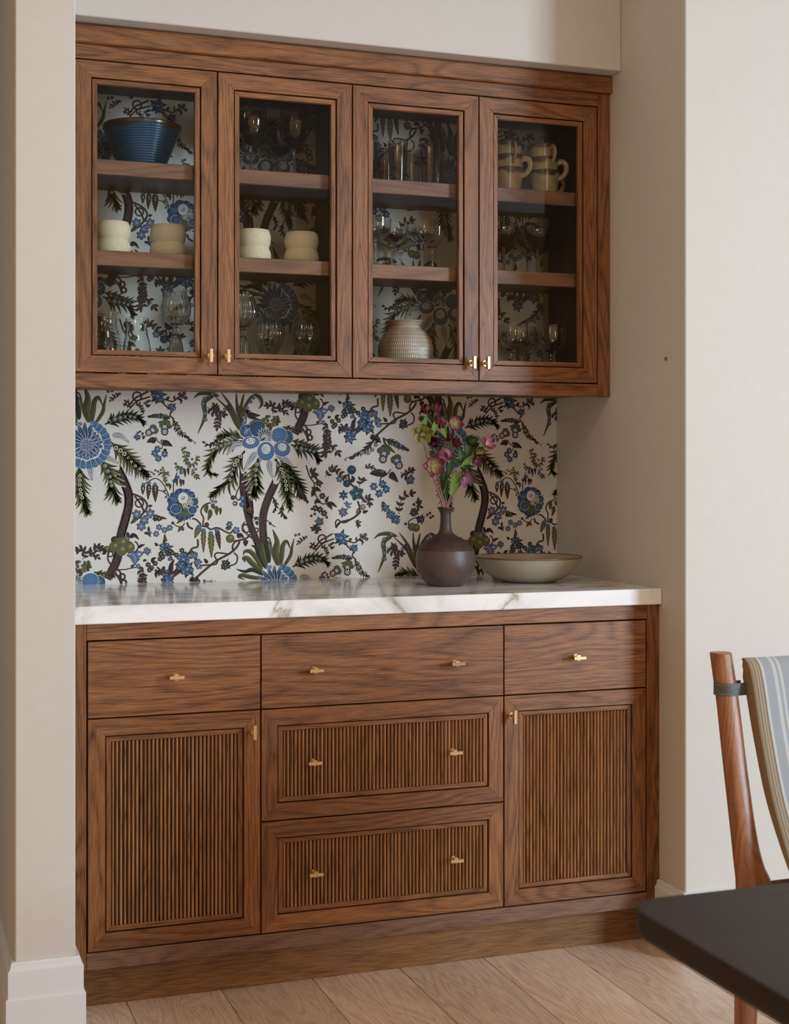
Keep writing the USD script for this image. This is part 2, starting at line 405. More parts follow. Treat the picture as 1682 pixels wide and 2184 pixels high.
def leaf(p, w, col, vein=True, n=7):
    c = spline(p, n); L = lance(len(c), 0.62)
    strip(c, w * 0.5 * L + 0.0004, BLK); up(); strip(c, w * 0.5 * L, col); up()
    if vein and w > 0.007:
        strip(c, 0.0006, np.array(col) * 0.35, 0); up()
        strip(c, w * 0.5 * L * 0.92, np.array(col) * 0.62, 0, 1); up(); strip(c, 0.0005, np.array(col) * 0.3); up()


def sline(p0, p1, bend=0.15, n=6):
    p0, p1 = np.array(p0, float), np.array(p1, float); d = p1 - p0; m = (p0 + p1) / 2 + bend * np.array([-d[1], d[0]])
    t = np.linspace(0, 1, n)[:, None]; return (1 - t) ** 2 * p0 + 2 * t * (1 - t) * m + t * t * p1


def floret(c, r, col, n=5, a0=0.0, R=None):
    a = np.linspace(0, 2 * PI, n * 8, endpoint=False)
    star(c, r * (0.62 + 0.48 * np.abs(np.cos(n * (a - a0) / 2)) ** 0.7), a, BLK); up()
    star(c, r * (0.52 + 0.42 * np.abs(np.cos(n * (a - a0) / 2)) ** 0.7), a, col); up()
    disc(c, r * 0.24, INK['w'], 8); up(); disc(c, r * 0.12, BLK, 6); up()


def rnd(): return pat.rand()


def cluster(c, r, col):
    for k in range(6):
        a = k * 1.047 + rnd(); p = c + r * 0.72 * np.array([math.cos(a), math.sin(a)]); q = c + r * (1.1 + 0.3 * rnd()) * np.array([math.cos(a), math.sin(a)])
        leaf([c, p, q], r * 0.42, INK['d'] if k % 2 else INK['k'], False)
    for k in range(7):
        a = k * 0.9 + rnd(); p = c + r * 0.55 * np.array([math.cos(a), math.sin(a)])
        floret(p, r * (0.34 + 0.14 * rnd()), np.array(INK[col]) * (0.8 + 0.5 * rnd()), 5, rnd() * 3)
    floret(c, r * 0.5, np.array(INK[col]), 6, rnd())


def frond(p, w, n, col, thin=False):
    n = int(n * 0.74); w = w * 1.5
    c = spline(p, 10); s = np.r_[0, np.cumsum(np.linalg.norm(np.diff(c, axis=0), axis=1))]; Lt = s[-1]
    T = np.gradient(c, axis=0); T /= np.linalg.norm(T, axis=1)[:, None]
    for rev in (0, 1):
        for sd in (1, -1):
            for k in range(n):
                t = (k + 0.35) / n * 0.93; j = int(np.searchsorted(s, t * Lt)); j = min(j, len(c) - 1)
                d = T[j]; nn = np.array([-d[1], d[0]]) * sd; ln = w * (0.55 + 0.6 * math.sin(PI * min(1, 0.2 + 0.75 * t))) * (0.85 + 0.3 * rnd()) * (1 - 0.6 * t ** 2)
                e = c[j] + ln * (d * (0.74 + 0.3 * t) + nn * (0.66 - 0.3 * t)) + np.array([0, -0.16 * ln])
                cc = sline(c[j], e, -0.24 * sd, 6); wd = (0.0044 if thin else 0.0054) * (w / 0.030) ** 0.5
                if not rev: strip(cc, wd * 0.62 * lance(6, 0.7) + 0.0009, INK['w'] if not thin else BLK)
                else: strip(cc, wd * 0.62 * lance(6, 0.7), np.array(col) * (0.62 + 0.5 * rnd() if k % 3 else 0.5))
        up()
    strip(c, np.linspace(0.0022, 0.0005, len(c)), INK['d']); up()


def petal_fan(c, r, n, a0, a1, cols, inner=0.25, scal=True):
    for k in range(n):
        a = a0 + (a1 - a0) * (k + 0.5) / n; d = np.array([math.cos(a), math.sin(a)]); hw = abs(a1 - a0) / n * r * 0.62
        pts = [c + d * r * q for q in (inner, 0.6, 0.86, 1.0)]
        for grow, col in ((0.0010, INK['w']), (0.0, cols[0]), (-0.0022, cols[1])):
            cc = spline(pts, 4); t = np.linspace(0, 1, len(cc)); ww = hw * (0.25 + 0.75 * t ** 0.7) * np.sqrt(np.maximum(1 - np.maximum((t - 0.72) / 0.28, 0) ** 2, 0.0)) + grow
            if grow > 0: cc = np.vstack([cc, cc[-1] + d * grow]); ww = np.r_[ww, 0]
            strip(cc, np.maximum(ww, 0.0), col); up()
        for q in range(3):
            e = c + d * r * (0.72 + 0.2 * rnd()) + np.array([-d[1], d[0]]) * hw * (q - 1) * 0.5
            strip(sline(c + d * r * 0.5, e, 0, 3), 0.0006, cols[2]); up()


def big_a(c, r):
    petal_fan(c, r, 16, -2.9, 1.35, (INK['b'], np.array(INK['b']) * 1.35, INK['B']), 0.3)
    for k in range(34):
        a = -2.9 + 4.2 * k / 33; q = 0.60 + 0.10 * rnd(); disc(c + r * q * np.array([math.cos(a), math.sin(a)]), 0.0021 + 0.0014 * rnd(), INK['w'], 8); up()
    for ring, (n, r0, r1) in enumerate(((17, 0.1, 0.56), (13, 0.05, 0.40), (9, 0.0, 0.26))):
        for k in range(n):
            a = k / n * 2 * PI + ring; d = np.array([math.cos(a), math.sin(a)])
            for g, col in ((0.0007, INK['w']), (0, INK['B'] if ring != 1 else INK['b']), (-0.0022, INK['l'] if ring else INK['B'])):
                cc = sline(c + d * r * r0, c + d * r * r1, 0.1, 7); strip(cc, np.maximum(r * 0.062 * lance(7, 0.7) + g, 0), col); up()
    for k in range(7):
        a = 1.3 + 1.9 * k / 6; d = np.array([math.cos(a), math.sin(a)])
        cc = sline(c + d * r * 0.2, c + d * r * (0.85 + 0.15 * rnd()), 0.1, 7); strip(cc, r * 0.1 * lance(7, 0.7) + 0.0008, INK['w']); up(); strip(cc, r * 0.1 * lance(7, 0.7), INK['B']); up()
        strip(cc, 0.0006, INK['l']); up()


def oval(c, rx, rz, rot, cols, spots=0):
    disc(c, rx + 0.0012, INK['w'], 26, (rz + 0.0012) / (rx + 0.0012), rot); up(); disc(c, rx, cols[0], 26, rz / rx, rot); up()
    disc(c, rx * 0.86, cols[1], 24, rz / rx, rot); up()
    R = np.array([[math.cos(rot), -math.sin(rot)], [math.sin(rot), math.cos(rot)]])
    for k in range(15):
        a = k / 15 * 2 * PI; d = R @ np.array([rx * math.cos(a), rz * math.sin(a)]); strip(sline(c + d * 0.45, c + d * 0.88, 0, 3), 0.0007, cols[0]); up()
    if spots:
        q = c + (R @ np.array([0, rz * 0.25])) * (1 if spots > 0 else 0); disc(q, rx * 0.55, INK['w'], 18, rz / rx, rot); up()
        for k in range(22):
            a, m = rnd() * 2 * PI, math.sqrt(rnd()) * 0.44; disc(q + R @ np.array([rx * m * math.cos(a), rz * m * math.sin(a)]), 0.0010, INK['B'], 5)
        up()


def big_b(c, u):
    P = lambda x, z: c + np.array([x, z]) * u
    b, B, l = INK['b'], INK['B'], np.array(INK['b']) * 1.5
    oval(P(-0.73, 0.30), 0.30 * u, 0.26 * u, 0.2, (B, b)); oval(P(-0.27, 0.38), 0.34 * u, 0.32 * u, 0, (B, np.array(b) * 0.7))
    for k in range(16):
        a = 0.7 + 2.2 * k / 15; q = P(-0.27, 0.38); strip(sline(q + 0.33 * u * np.array([math.cos(a), math.sin(a)]), q + 0.43 * u * np.array([math.cos(a), math.sin(a)]), 0, 3), 0.0011, BLK); up()
    oval(P(0.98, 0.06), 0.24 * u, 0.27 * u, 0, (B, b)); oval(P(0.63, 0.14), 0.33 * u, 0.3 * u, 0.3, (b, l))
    for q in range(24):
        a = rnd() * 6.28; m = rnd() * 0.2; disc(P(-0.73 + m * math.cos(a), 0.30 + m * math.sin(a)), 0.0013, INK['w'], 6); disc(P(0.98 + m * math.cos(a), 0.06 + m * math.sin(a)), 0.0012, INK['l'], 6)
    up()
    oval(P(-0.57, -0.17), 0.36 * u, 0.25 * u, 0.12, (b, l), 1); oval(P(0.75, -0.43), 0.35 * u, 0.31 * u, -0.15, (b, l), 1); oval(P(0.07, -0.53), 0.35 * u, 0.38 * u, 0, (b, l), 1)
    strip(spline([P(0.15, 0.1), P(0.22, 0.4), P(0.3, 0.62)], 5), 0.1 * u, INK['t']); up()
    for k in range(46):
        a, m = rnd() * 2 * PI, math.sqrt(rnd()); disc(P(0.3 + 0.36 * m * math.cos(a), 0.74 + 0.24 * m * math.sin(a)), 0.0038, (INK['d'], INK['o'], (0.13, 0.13, 0.07))[k % 3], 8); up()
    for k in range(13):
        a = -0.5 + 4.1 * k / 12; d = np.array([math.cos(a), math.sin(a)]); q = P(0.03, 0.02); ln = (0.28 + 0.2 * max(0, math.sin(a))) * u
        for g, col in ((0.0009, BLK), (0.0004, INK['w']), (-0.0012, INK['B'])):
            cc = sline(q, q + d * ln, 0.1, 7); strip(cc, np.maximum(0.07 * u * lance(7, 0.6) + g, 0), col); up()


def med(c, r):
    a = np.linspace(0, 2 * PI, 96, endpoint=False)
    star(c, r * (0.86 + 0.14 * np.abs(np.sin(a * 6 + 0.5 * np.sin(a * 5)))), a, INK['B']); up()
    for k in range(17):
        q = k / 17 * 2 * PI; d = np.array([math.cos(q), math.sin(q)]); cc = sline(c + d * r * 0.4, c + d * r * (0.98 + 0.1 * rnd()), 0.12, 7); strip(cc, r * 0.15 * lance(7, 0.5), np.array(INK['b']) * (0.75 + 0.6 * rnd())); up()
    oval(c + r * np.array([0.03, 0.38]), 0.3 * r, 0.33 * r, 0, (INK['w'], INK['w']), -1)
    oval(c + r * np.array([-0.42, -0.28]), 0.32 * r, 0.28 * r, 0, (INK['B'], INK['b'])); oval(c + r * np.array([0.62, -0.35]), 0.26 * r, 0.24 * r, 0, (INK['B'], INK['b'])); oval(c + r * np.array([0.72, 0.15]), 0.25 * r, 0.24 * r, 0, (INK['k'], INK['b']))
    for x, z in ((0.12, -0.05), (0.35, 0.12), (0.5, 0.1), (0.2, -0.25), (0.42, 0.3)):
        p = c + r * np.array([x, z]); disc(p, 0.16 * r, INK['w'], 12); up(); disc(p, 0.12 * r, INK['o'], 12); up(); disc(p, 0.07 * r, INK['w'], 10); up(); disc(p, 0.03 * r, BLK, 6); up()
    for x, z, x2, z2 in ((0, -0.2, -0.3, 0.0), (0.05, -0.3, 0.35, -0.35), (0, -0.4, -0.1, -0.85), (0.1, -0.5, 0.55, -0.72)):
        leaf([c + r * np.array([x, z]), c + r * np.array([(x + x2) / 2 - 0.05, (z + z2) / 2]), c + r * np.array([x2, z2])], r * 0.22, INK['o'], False)


TILE = """vine k 39 611,-294 633,-270 646,-263 668,-251
vine k 31 678,-235 677,-218 684,-212 691,-218 684,-227 678,-235
vine k 48 678,-235 689,-220 722,-211 742,-197 748,-180 742,-160
vine k 29 696,-220 706,-220 727,-209 750,-192 743,-182 738,-194
vine k 34 98,88 110,102 124,114 156,125
ring k 34:117 121,125
vine k 29 186,121 203,116 219,114 240,131
vine k 33 192,117 194,105 205,95
vine k 33 213,87 210,75 221,65
vine k 24 210,73 199,69 192,59
clus b 193 176,127
clus b 112 215,97
flo d 53 236,133 248,135 252,123 243,127
leaf r 69 199,116 205,124 206,127
leaf r 61 227,124 240,116 238,106
leaf r 57 223,118 221,124 223,130
leaf r 61 142,107 152,113 159,115
leaf r 69 146,105 150,99 158,105
dot b 36 142,107
spr r 52 95,94 102,104 93,112 89,104
spr r 53 116,100 126,104 132,96 136,86
spr r 56 75,130 62,125 52,115
flo B 40 44,137 54,139 74,131
frn o 121:16 209,67 190,74 170,75 147,71
flo b 41 170,75 180,73 190,72 199,75
frn r 163:12 217,65 225,51 236,33 248,23 258,16
dot g 49 222,55 228,44 234,33 248,26
dot r 41 258,16 262,10 266,8
vine k 8 264,12 272,6 279,2 275,-2
bell b 152 164,36 152,28
bell b 162 195,46 195,28
leaf o 122 209,57 195,57 176,56
leaf o 102 213,41 207,49 209,59
clus b 85 122,16
dot r 28 123,28 129,31 136,26
vine k 8 146,18 138,20 130,24
leaf r 61 138,20 138,14 136,10
vine k 16 172,16 176,6 188,-4 187,-16
leaf r 162 172,6 160,8 147,2
leaf r 163 188,0 201,0 216,-8
dot b 41 188,6
flo b 89 168,-27 178,-41 195,-29 176,-16
leaf d 81 192,-16 197,-20 199,-27
spr o 57 240,-10 248,-22 250,-41 256,-53
spr o 57 260,-20 258,-30 254,-47
spr o 61 281,-32 285,-43 277,-57 264,-61
spr o 61 227,-57 231,-67 240,-69
spr o 61 266,-75 277,-86 285,-92
dot b 33 251,-12 260,-34 270,-43 262,-53 225,-55 242,-67 272,-73 280,-70
leaf r 69 248,-67 250,-79 251,-92
leaf r 69 258,-66 259,-75 260,-86
leaf r 61 227,-94 228,-104 229,-116
leaf r 69 238,-96 239,-106 240,-118
leaf r 57 245,-98 246,-106 246,-114
dot b 49 221,-102 231,-92 240,-79
vine k 20 219,-130 219,-112 225,-90 229,-79
dot o 28 160,-79 166,-83 170,-73 177,-76 185,-72 190,-66 192,-73 204,-79
leaf o 61 190,-79 199,-81 209,-89
leaf o 61 190,-79 184,-81 176,-88
spr o 53 190,-81 195,-92 197,-102
leaf o 89 197,-112 209,-114 209,-126
vine k 18 138,-112 150,-104 168,-95 182,-100 195,-116 207,-142
vine k 16 176,-126 190,-130 205,-142
ser r 89 137,-112 136,-138
ser r 105 153,-108 150,-152
ser r 142 169,-110 170,-158
dot b 45 138,-111 153,-107 169,-111
dot w 18 137,-120 137,-124 153,-118 153,-124 170,-120 170,-126
dot o 32 199,-145 195,-128
med b 438 244,-165
leaf o 122 246,-188 242,-204 227,-217
vine k 45 256,-214 260,-225 272,-233
vine k 37 270,-204 281,-207 293,-221 291,-237
vine k 18 217,-214 225,-222 240,-226 250,-216
dot k 37 217,-215
leaf o 81 238,-224 236,-232 231,-240
leaf o 82 240,-224 244,-233 246,-237
trunk t 184 70,-72 85,-102 97,-134 98,-168 89,-206 79,-242 74,-278 65,-318 42,-362
vine k 44 103,-135 120,-140 140,-152 148,-169 138,-187 122,-203 104,-215
vine k 40 114,-142 124,-154 134,-170 140,-187
ring k 32:107 127,-161
leaf o 101 106,-214 120,-201 136,-189
flo s 121 140,-207 132,-223 156,-189 120,-191
flo d 73 170,-203 172,-199 180,-203
leaf r 81 170,-203 186,-201 201,-204
leaf r 73 152,-171 156,-169 162,-167
dot d 93 61,-258 101,-273
dot d 76 77,-237
dot k 44 61,-258 101,-273 77,-237
dot e 101 74,-262 83,-268 91,-259
leaf r 81 95,-238 98,-249 108,-253
leaf r 101 102,-253 114,-247 126,-259
leaf r 73 106,-251 108,-245 112,-241
vine k 32 62,-270 50,-280 44,-298 44,-312 54,-328
ring k 28:70 50,-296
dot o 80 40,-282
leaf r 100 36,-282 30,-284 24,-286
leaf r 100 36,-284 34,-292 28,-296
vine k 28 85,-285 102,-291 116,-291 124,-279 120,-267 114,-264
leaf r 73 124,-281 132,-275 142,-272
clus s 101 148,-290
leaf r 60 98,-293 108,-305 110,-313
leaf o 81 110,-301 118,-295 118,-291
leaf o 89 114,-307 120,-314 128,-310
leaf o 61 118,-312 120,-316 120,-320
vine k 20 70,-338 89,-338 110,-334 126,-332
flo s 65 124,-330
leaf r 69 126,-334 134,-336 138,-342
leaf r 69 108,-333 108,-329 116,-326
spr r 81 126,-336 132,-350 138,-360 130,-372
vine k 40 68,-336 77,-347 77,-363
ring k 40:74 81,-357
leaf r 93 162,-322 164,-312 172,-308
leaf r 61 138,-318 142,-314 147,-316
leaf r 53 168,-341 172,-343 172,-347
flo s 81 180,-226 195,-234 209,-228 172,-244
dot b 53 154,-241
leaf r 69 140,-241 150,-243 158,-252
leaf r 61 152,-237 152,-229 152,-223
clus b 166 197,-282
leaf o 81 199,-266 196,-256 195,-244
leaf d 73 176,-276 172,-272 168,-268
leaf d 61 190,-291 190,-297 192,-299
dot b 45 203,-301 213,-298
clus b 204 246,-314
clus s 112 275,-304
flo d 69 242,-290 227,-302 268,-298
vine k 53 213,-352 229,-340 231,-322
leaf r 122 211,-350 213,-330 221,-314
vine k 41 264,-292 272,-284 285,-280 285,-260
clus b 134 201,-354
leaf r 69 190,-346 182,-351 179,-359
leaf r 69 190,-364 188,-368 186,-372
leaf r 69 207,-364 208,-368 209,-372
ser o 132 290,-225 277,-257
ser o 110 301,-234 301,-297
ser o 141 322,-243 323,-311
ser r 110 338,-234 347,-289
dot b 60 289,-227 301,-237 321,-245 338,-236
vine k 35 297,-225 310,-227 321,-234 335,-230 346,-232 362,-241 375,-245 384,-237
flo b 84 373,-221
flo s 98 392,-238
leaf o 97 362,-230 371,-232 380,-230
vine k 31 299,-223 301,-203 294,-185 303,-168 321,-161
dot s 40 326,-157 335,-159
leaf o 119 310,-165 308,-179 310,-190
leaf o 101 327,-163 327,-172 328,-179
leaf o 110 336,-170 337,-183 338,-196
leaf o 80 346,-175 348,-183 348,-195
leaf o 119 319,-179 319,-194 313,-210
dot r 62 310,-221
vine k 49 281,-365 303,-346 337,-320 373,-301 393,-284 402,-268
vine k 40 384,-297 382,-281 391,-268 420,-260 430,-249
vine k 33 341,-322 332,-307 337,-299 350,-299 373,-303
vine k 35 290,-332 312,-331 335,-329 341,-318
vine k 31 386,-299 395,-310 391,-328 371,-336
clus d 137 362,-332
dot s 40 282,-332 286,-338 293,-337
leaf r 88 312,-326 308,-320 302,-313
dot o 115 375,-260
leaf r 124 395,-257 404,-251 414,-260
leaf r 133 420,-264 418,-273 418,-282
vine k 31 384,-266 393,-266 402,-265 420,-260
trunk t 147 411,-82 411,-126 420,-175 432,-224 452,-274 471,-318
trunk t 156 430,-95 427,-137 430,-175 432,-207
trunk t 174 501,-111 482,-151 468,-198 468,-252 475,-294 480,-319
dot r 89 430,-182
ring k 31:111 420,-233
ring k 27:57 448,-238
vine k 31 416,-215 409,-228 420,-246 434,-258 452,-264 480,-258 489,-272 494,-297 507,-319
dot r 62 383,-148
dot o 67 389,-164
dot b 71 409,-150 408,-167
dot w 22 410,-150 387,-164
vine k 22 404,-111 395,-131 391,-146 398,-155 404,-149
vine k 13 439,-211 452,-209 464,-214 480,-212 489,-221 503,-230
leaf r 89 451,-213 450,-218 451,-225
leaf r 67 443,-207 448,-204 457,-205
leaf r 67 487,-216 488,-221 488,-225
leaf d 125 475,-345 457,-309 448,-287 434,-279
leaf o 124 466,-347 450,-318 432,-297 416,-296 412,-306
leaf o 138 468,-354 439,-331 423,-315 412,-315 418,-326
leaf d 111 471,-363 439,-347 416,-351 392,-344
leaf o 111 471,-372 434,-367 409,-361 400,-366 416,-373
leaf o 165 478,-339 468,-305 464,-283 460,-267
leaf d 134 485,-330 482,-305 475,-278 476,-265
leaf o 192 512,-337 503,-301 507,-270 495,-236
leaf o 67 507,-337 494,-303 488,-279 475,-261
leaf o 135 517,-342 521,-306 524,-282 535,-270 547,-293
leaf o 90 524,-344 545,-311 550,-289 556,-262
dot s 44 -38,50 -29,50
frond d 232:16 36,49 62,64 93,74 122,70 142,50
dot g 58 48,57 62,63 76,67
dot g 44 89,70 103,71 114,69
frond o 303:17 50,3 77,-19 102,-43 126,-65 152,-89
hole w 54 53,-7 65,-13 77,-20 87,-29
hole w 38 97,-39 106,-50 116,-61 128,-69
frond o 301:15 22,-43 36,-61 50,-87 54,-115 70,-154
dot g 60 29,-50 36,-61 43,-75
dot g 50 49,-90 51,-104 53,-114
frond o 299:16 -33,-57 -30,-93 -26,-133 -10,-185
hole w 48 -29,-74 -30,-87 -30,-99 -30,-111 -29,-124 -27,-135 -24,-145
blu l 141 56,21 77,19 99,2
blu l 121 30,-33 50,-43 72,-54
blu l 128 -5,-55 -2,-77 2,-100
bigA b 658 -13,-4
frond o 199:12 411,14 384,25 362,25 339,18
frn r 132:9 355,16 337,7 317,-4 297,7
frond o 243:18 411,8 377,3 344,-8 321,-39 314,-72 344,-88
dot g 49 329,-20 338,-12 350,-6 362,-2 372,1 383,3
frond o 286:17 416,-19 391,-54 375,-94 348,-119 317,-147
hole w 55 413,-24 403,-34 394,-46 388,-57
hole w 40 384,-70 380,-84 374,-98
frond o 301:15 455,-41 447,-72 447,-108 443,-143
dot g 65 456,-45 450,-57 447,-72
dot g 51 446,-88 447,-101 448,-112
frond d 315:14 517,-45 545,-79 568,-113 582,-149
frond o 303:17 503,-41 521,-74 533,-113 545,-180
hole w 65 504,-45
hole w 49 513,-58 519,-70 524,-80 527,-91 531,-103 533,-115 534,-126
frond d 271:14 547,-2 572,-10 605,-16 629,-45
dot g 61 562,-10 577,-13
dot g 43 590,-14 602,-17 613,-21
frn o 203:9 549,9 580,4 619,-13
frn o 180:8 524,47 549,42 580,36
frn r 158:10 566,-115 577,-137 596,-162
frn d 135:8 524,-169 521,-189 535,-207
frn d 112:8 496,-148 505,-171 496,-191
blu l 155 409,-1 389,-3 366,-31
blu l 147 448,-23 432,-45 415,-71
blu l 148 486,-45 487,-70 495,-93
blu l 148 505,-30 533,-45 555,-65
leaf o 97 404,34 389,61 371,92 332,129
leaf o 110 404,39 389,76 373,109 350,140
leaf o 111 407,43 400,83 394,110 392,141
leaf o 89 409,48 404,83 409,117 414,139
leaf o 89 409,52 414,92 430,124 448,139
leaf o 132 330,131 303,113 305,75 286,27
leaf o 110 344,129 317,137 290,135 274,123
leaf o 103 443,137 459,126 464,109 455,96
dot s 49 304,122 300,108 305,82 307,65 326,135 440,127 432,116 422,98 412,72 411,56
dot r 93 400,94 372,98
dot s 35 359,94
leaf r 134 420,83 439,79 460,78
leaf r 98 423,81 434,73 455,68
leaf r 80 425,83 420,90 434,90
vine k 20 416,83 420,72 418,55
spr r 93 312,100 326,85 341,82 357,80
spr r 88 341,82 337,93 332,102
spr r 88 344,76 341,60 339,45
dot b 44 351,83
spr r 85 494,82 501,98 494,109 480,107
spr r 85 503,98 524,107 531,114 540,111
spr r 76 505,98 521,96 533,87
dot o 140 577,114 617,111
dot o 149 598,124 596,104
dot b 77 601,115
dot w 20 602,116
ser s 204 631,97 632,64
ser s 158 634,91 610,90
ser s 159 634,91 655,96
dot w 32 619,92 643,93
bigB b 670 471,15
vine k 50 580,43 591,27 598,9
ring k 41:66 602,18
vine k 27 617,-20 634,-11 650,-9
spr r 100 634,-11 648,-4 652,7 652,23
spr r 100 640,-9 652,-20 643,-29
vine k 27 591,-59 601,-90 615,-111 610,-129 619,-142
spr r 97 638,-10 651,-6 666,-3 684,-25
spr r 96 651,-6 653,11 651,28
spr r 106 601,-83 611,-78 616,-87
clus d 96 628,-109
leaf r 120 611,-126 623,-126 634,-132
leaf r 120 613,-128 611,-138 606,-147
vine k 26 608,-119 613,-133 633,-164 651,-167
leaf r 106 633,-162 621,-159 616,-169
leaf r 106 651,-167 666,-167 681,-177
leaf r 96 651,-167 661,-174 666,-184
leaf r 87 648,-164 651,-155 656,-145
flo d 87 618,-179 631,-183 638,-145 643,-193
dot r 34 608,-181 606,-200 616,-195 651,-205 647,-198
clus b 120 630,-217
spr r 82 611,-224 621,-234 626,-241 613,-236
clus b 141 755,58
clus b 190 773,49
clus s 97 801,68
flo d 68 727,99 732,94 716,104 701,91 706,84 699,79
dot b 48 725,78
vine k 27 706,89 724,89 734,73
flo d 68 667,64 676,55 686,67 671,50
vine k 39 691,57 709,43 732,38 752,46
vine k 53 732,29 747,39 755,46
leaf r 97 699,48 689,40 689,28
leaf r 87 706,48 709,55 708,59
clus b 160 719,19
vine k 49 819,20 824,3 837,-12
frn r 194:12 811,8 790,12 762,-15 727,-34
frn r 170:7 811,5 796,20 783,24
dot g 58 796,-1 785,-15 773,-24 753,-24
dot r 48 737,-29 727,-37 722,-38
vine k 10 727,-39 716,-37 704,-42 709,-46
frn o 172:14 824,15 845,8 871,-4 897,-16
flo b 54 845,5 858,0 871,-4
leaf o 147 811,-10 829,-7 855,-24
leaf o 122 803,-24 808,-14 811,-7
bell b 190 821,-24 816,-49
bell b 181 858,-44 868,-63
vine k 20 841,-70 829,-85 811,-95 811,-105
leaf r 204 829,-83 796,-80 778,-83
leaf r 206 837,-83 847,-90 863,-107
dot b 49 815,-78
flo b 107 790,-119 806,-139 827,-127 816,-112
spr r 84 871,-78 884,-90 894,-75 905,-73
clus b 133 899,-100
spr r 63 762,-68 775,-61 788,-66
dot B 126 724,-72
dot B 106 710,-110
vine k 44 714,-83 719,-107 732,-121
leaf r 107 722,-107 729,-97 724,-88
spr r 87 646,-92 661,-75 671,-68 684,-75 701,-90
flo s 97 689,-97
pet e 223 739,-138
pet b 145 700,-143
dot g 83 757,-177
dot s 58 739,-136
leaf r 88 757,-192 765,-190 773,-187
spr r 83 752,-165 767,-153 778,-151 778,-168
spr r 73 747,-119 750,-100 760,-100
clus s 121 699,-191
spr r 63 734,-216 744,-221 744,-228
spr s 63 711,-184 716,-170 709,-167
leaf o 98 816,-161 821,-180 824,-190
clus b 117 824,-178
clus b 122 840,-198
clus b 137 855,-213
clus d 123 912,-194
clus B 123 931,-213
vine k 20 894,-238 897,-218 918,-208
spr r 98 865,-198 868,-173 879,-147 905,-139
spr r 89 915,-176 928,-176 926,-162
dot B 39 911,-171 924,-159 930,-165 886,-226
dot d 35 952,-201 960,-196 962,-209 969,-205
dot o 113 905,-235 918,-238"""


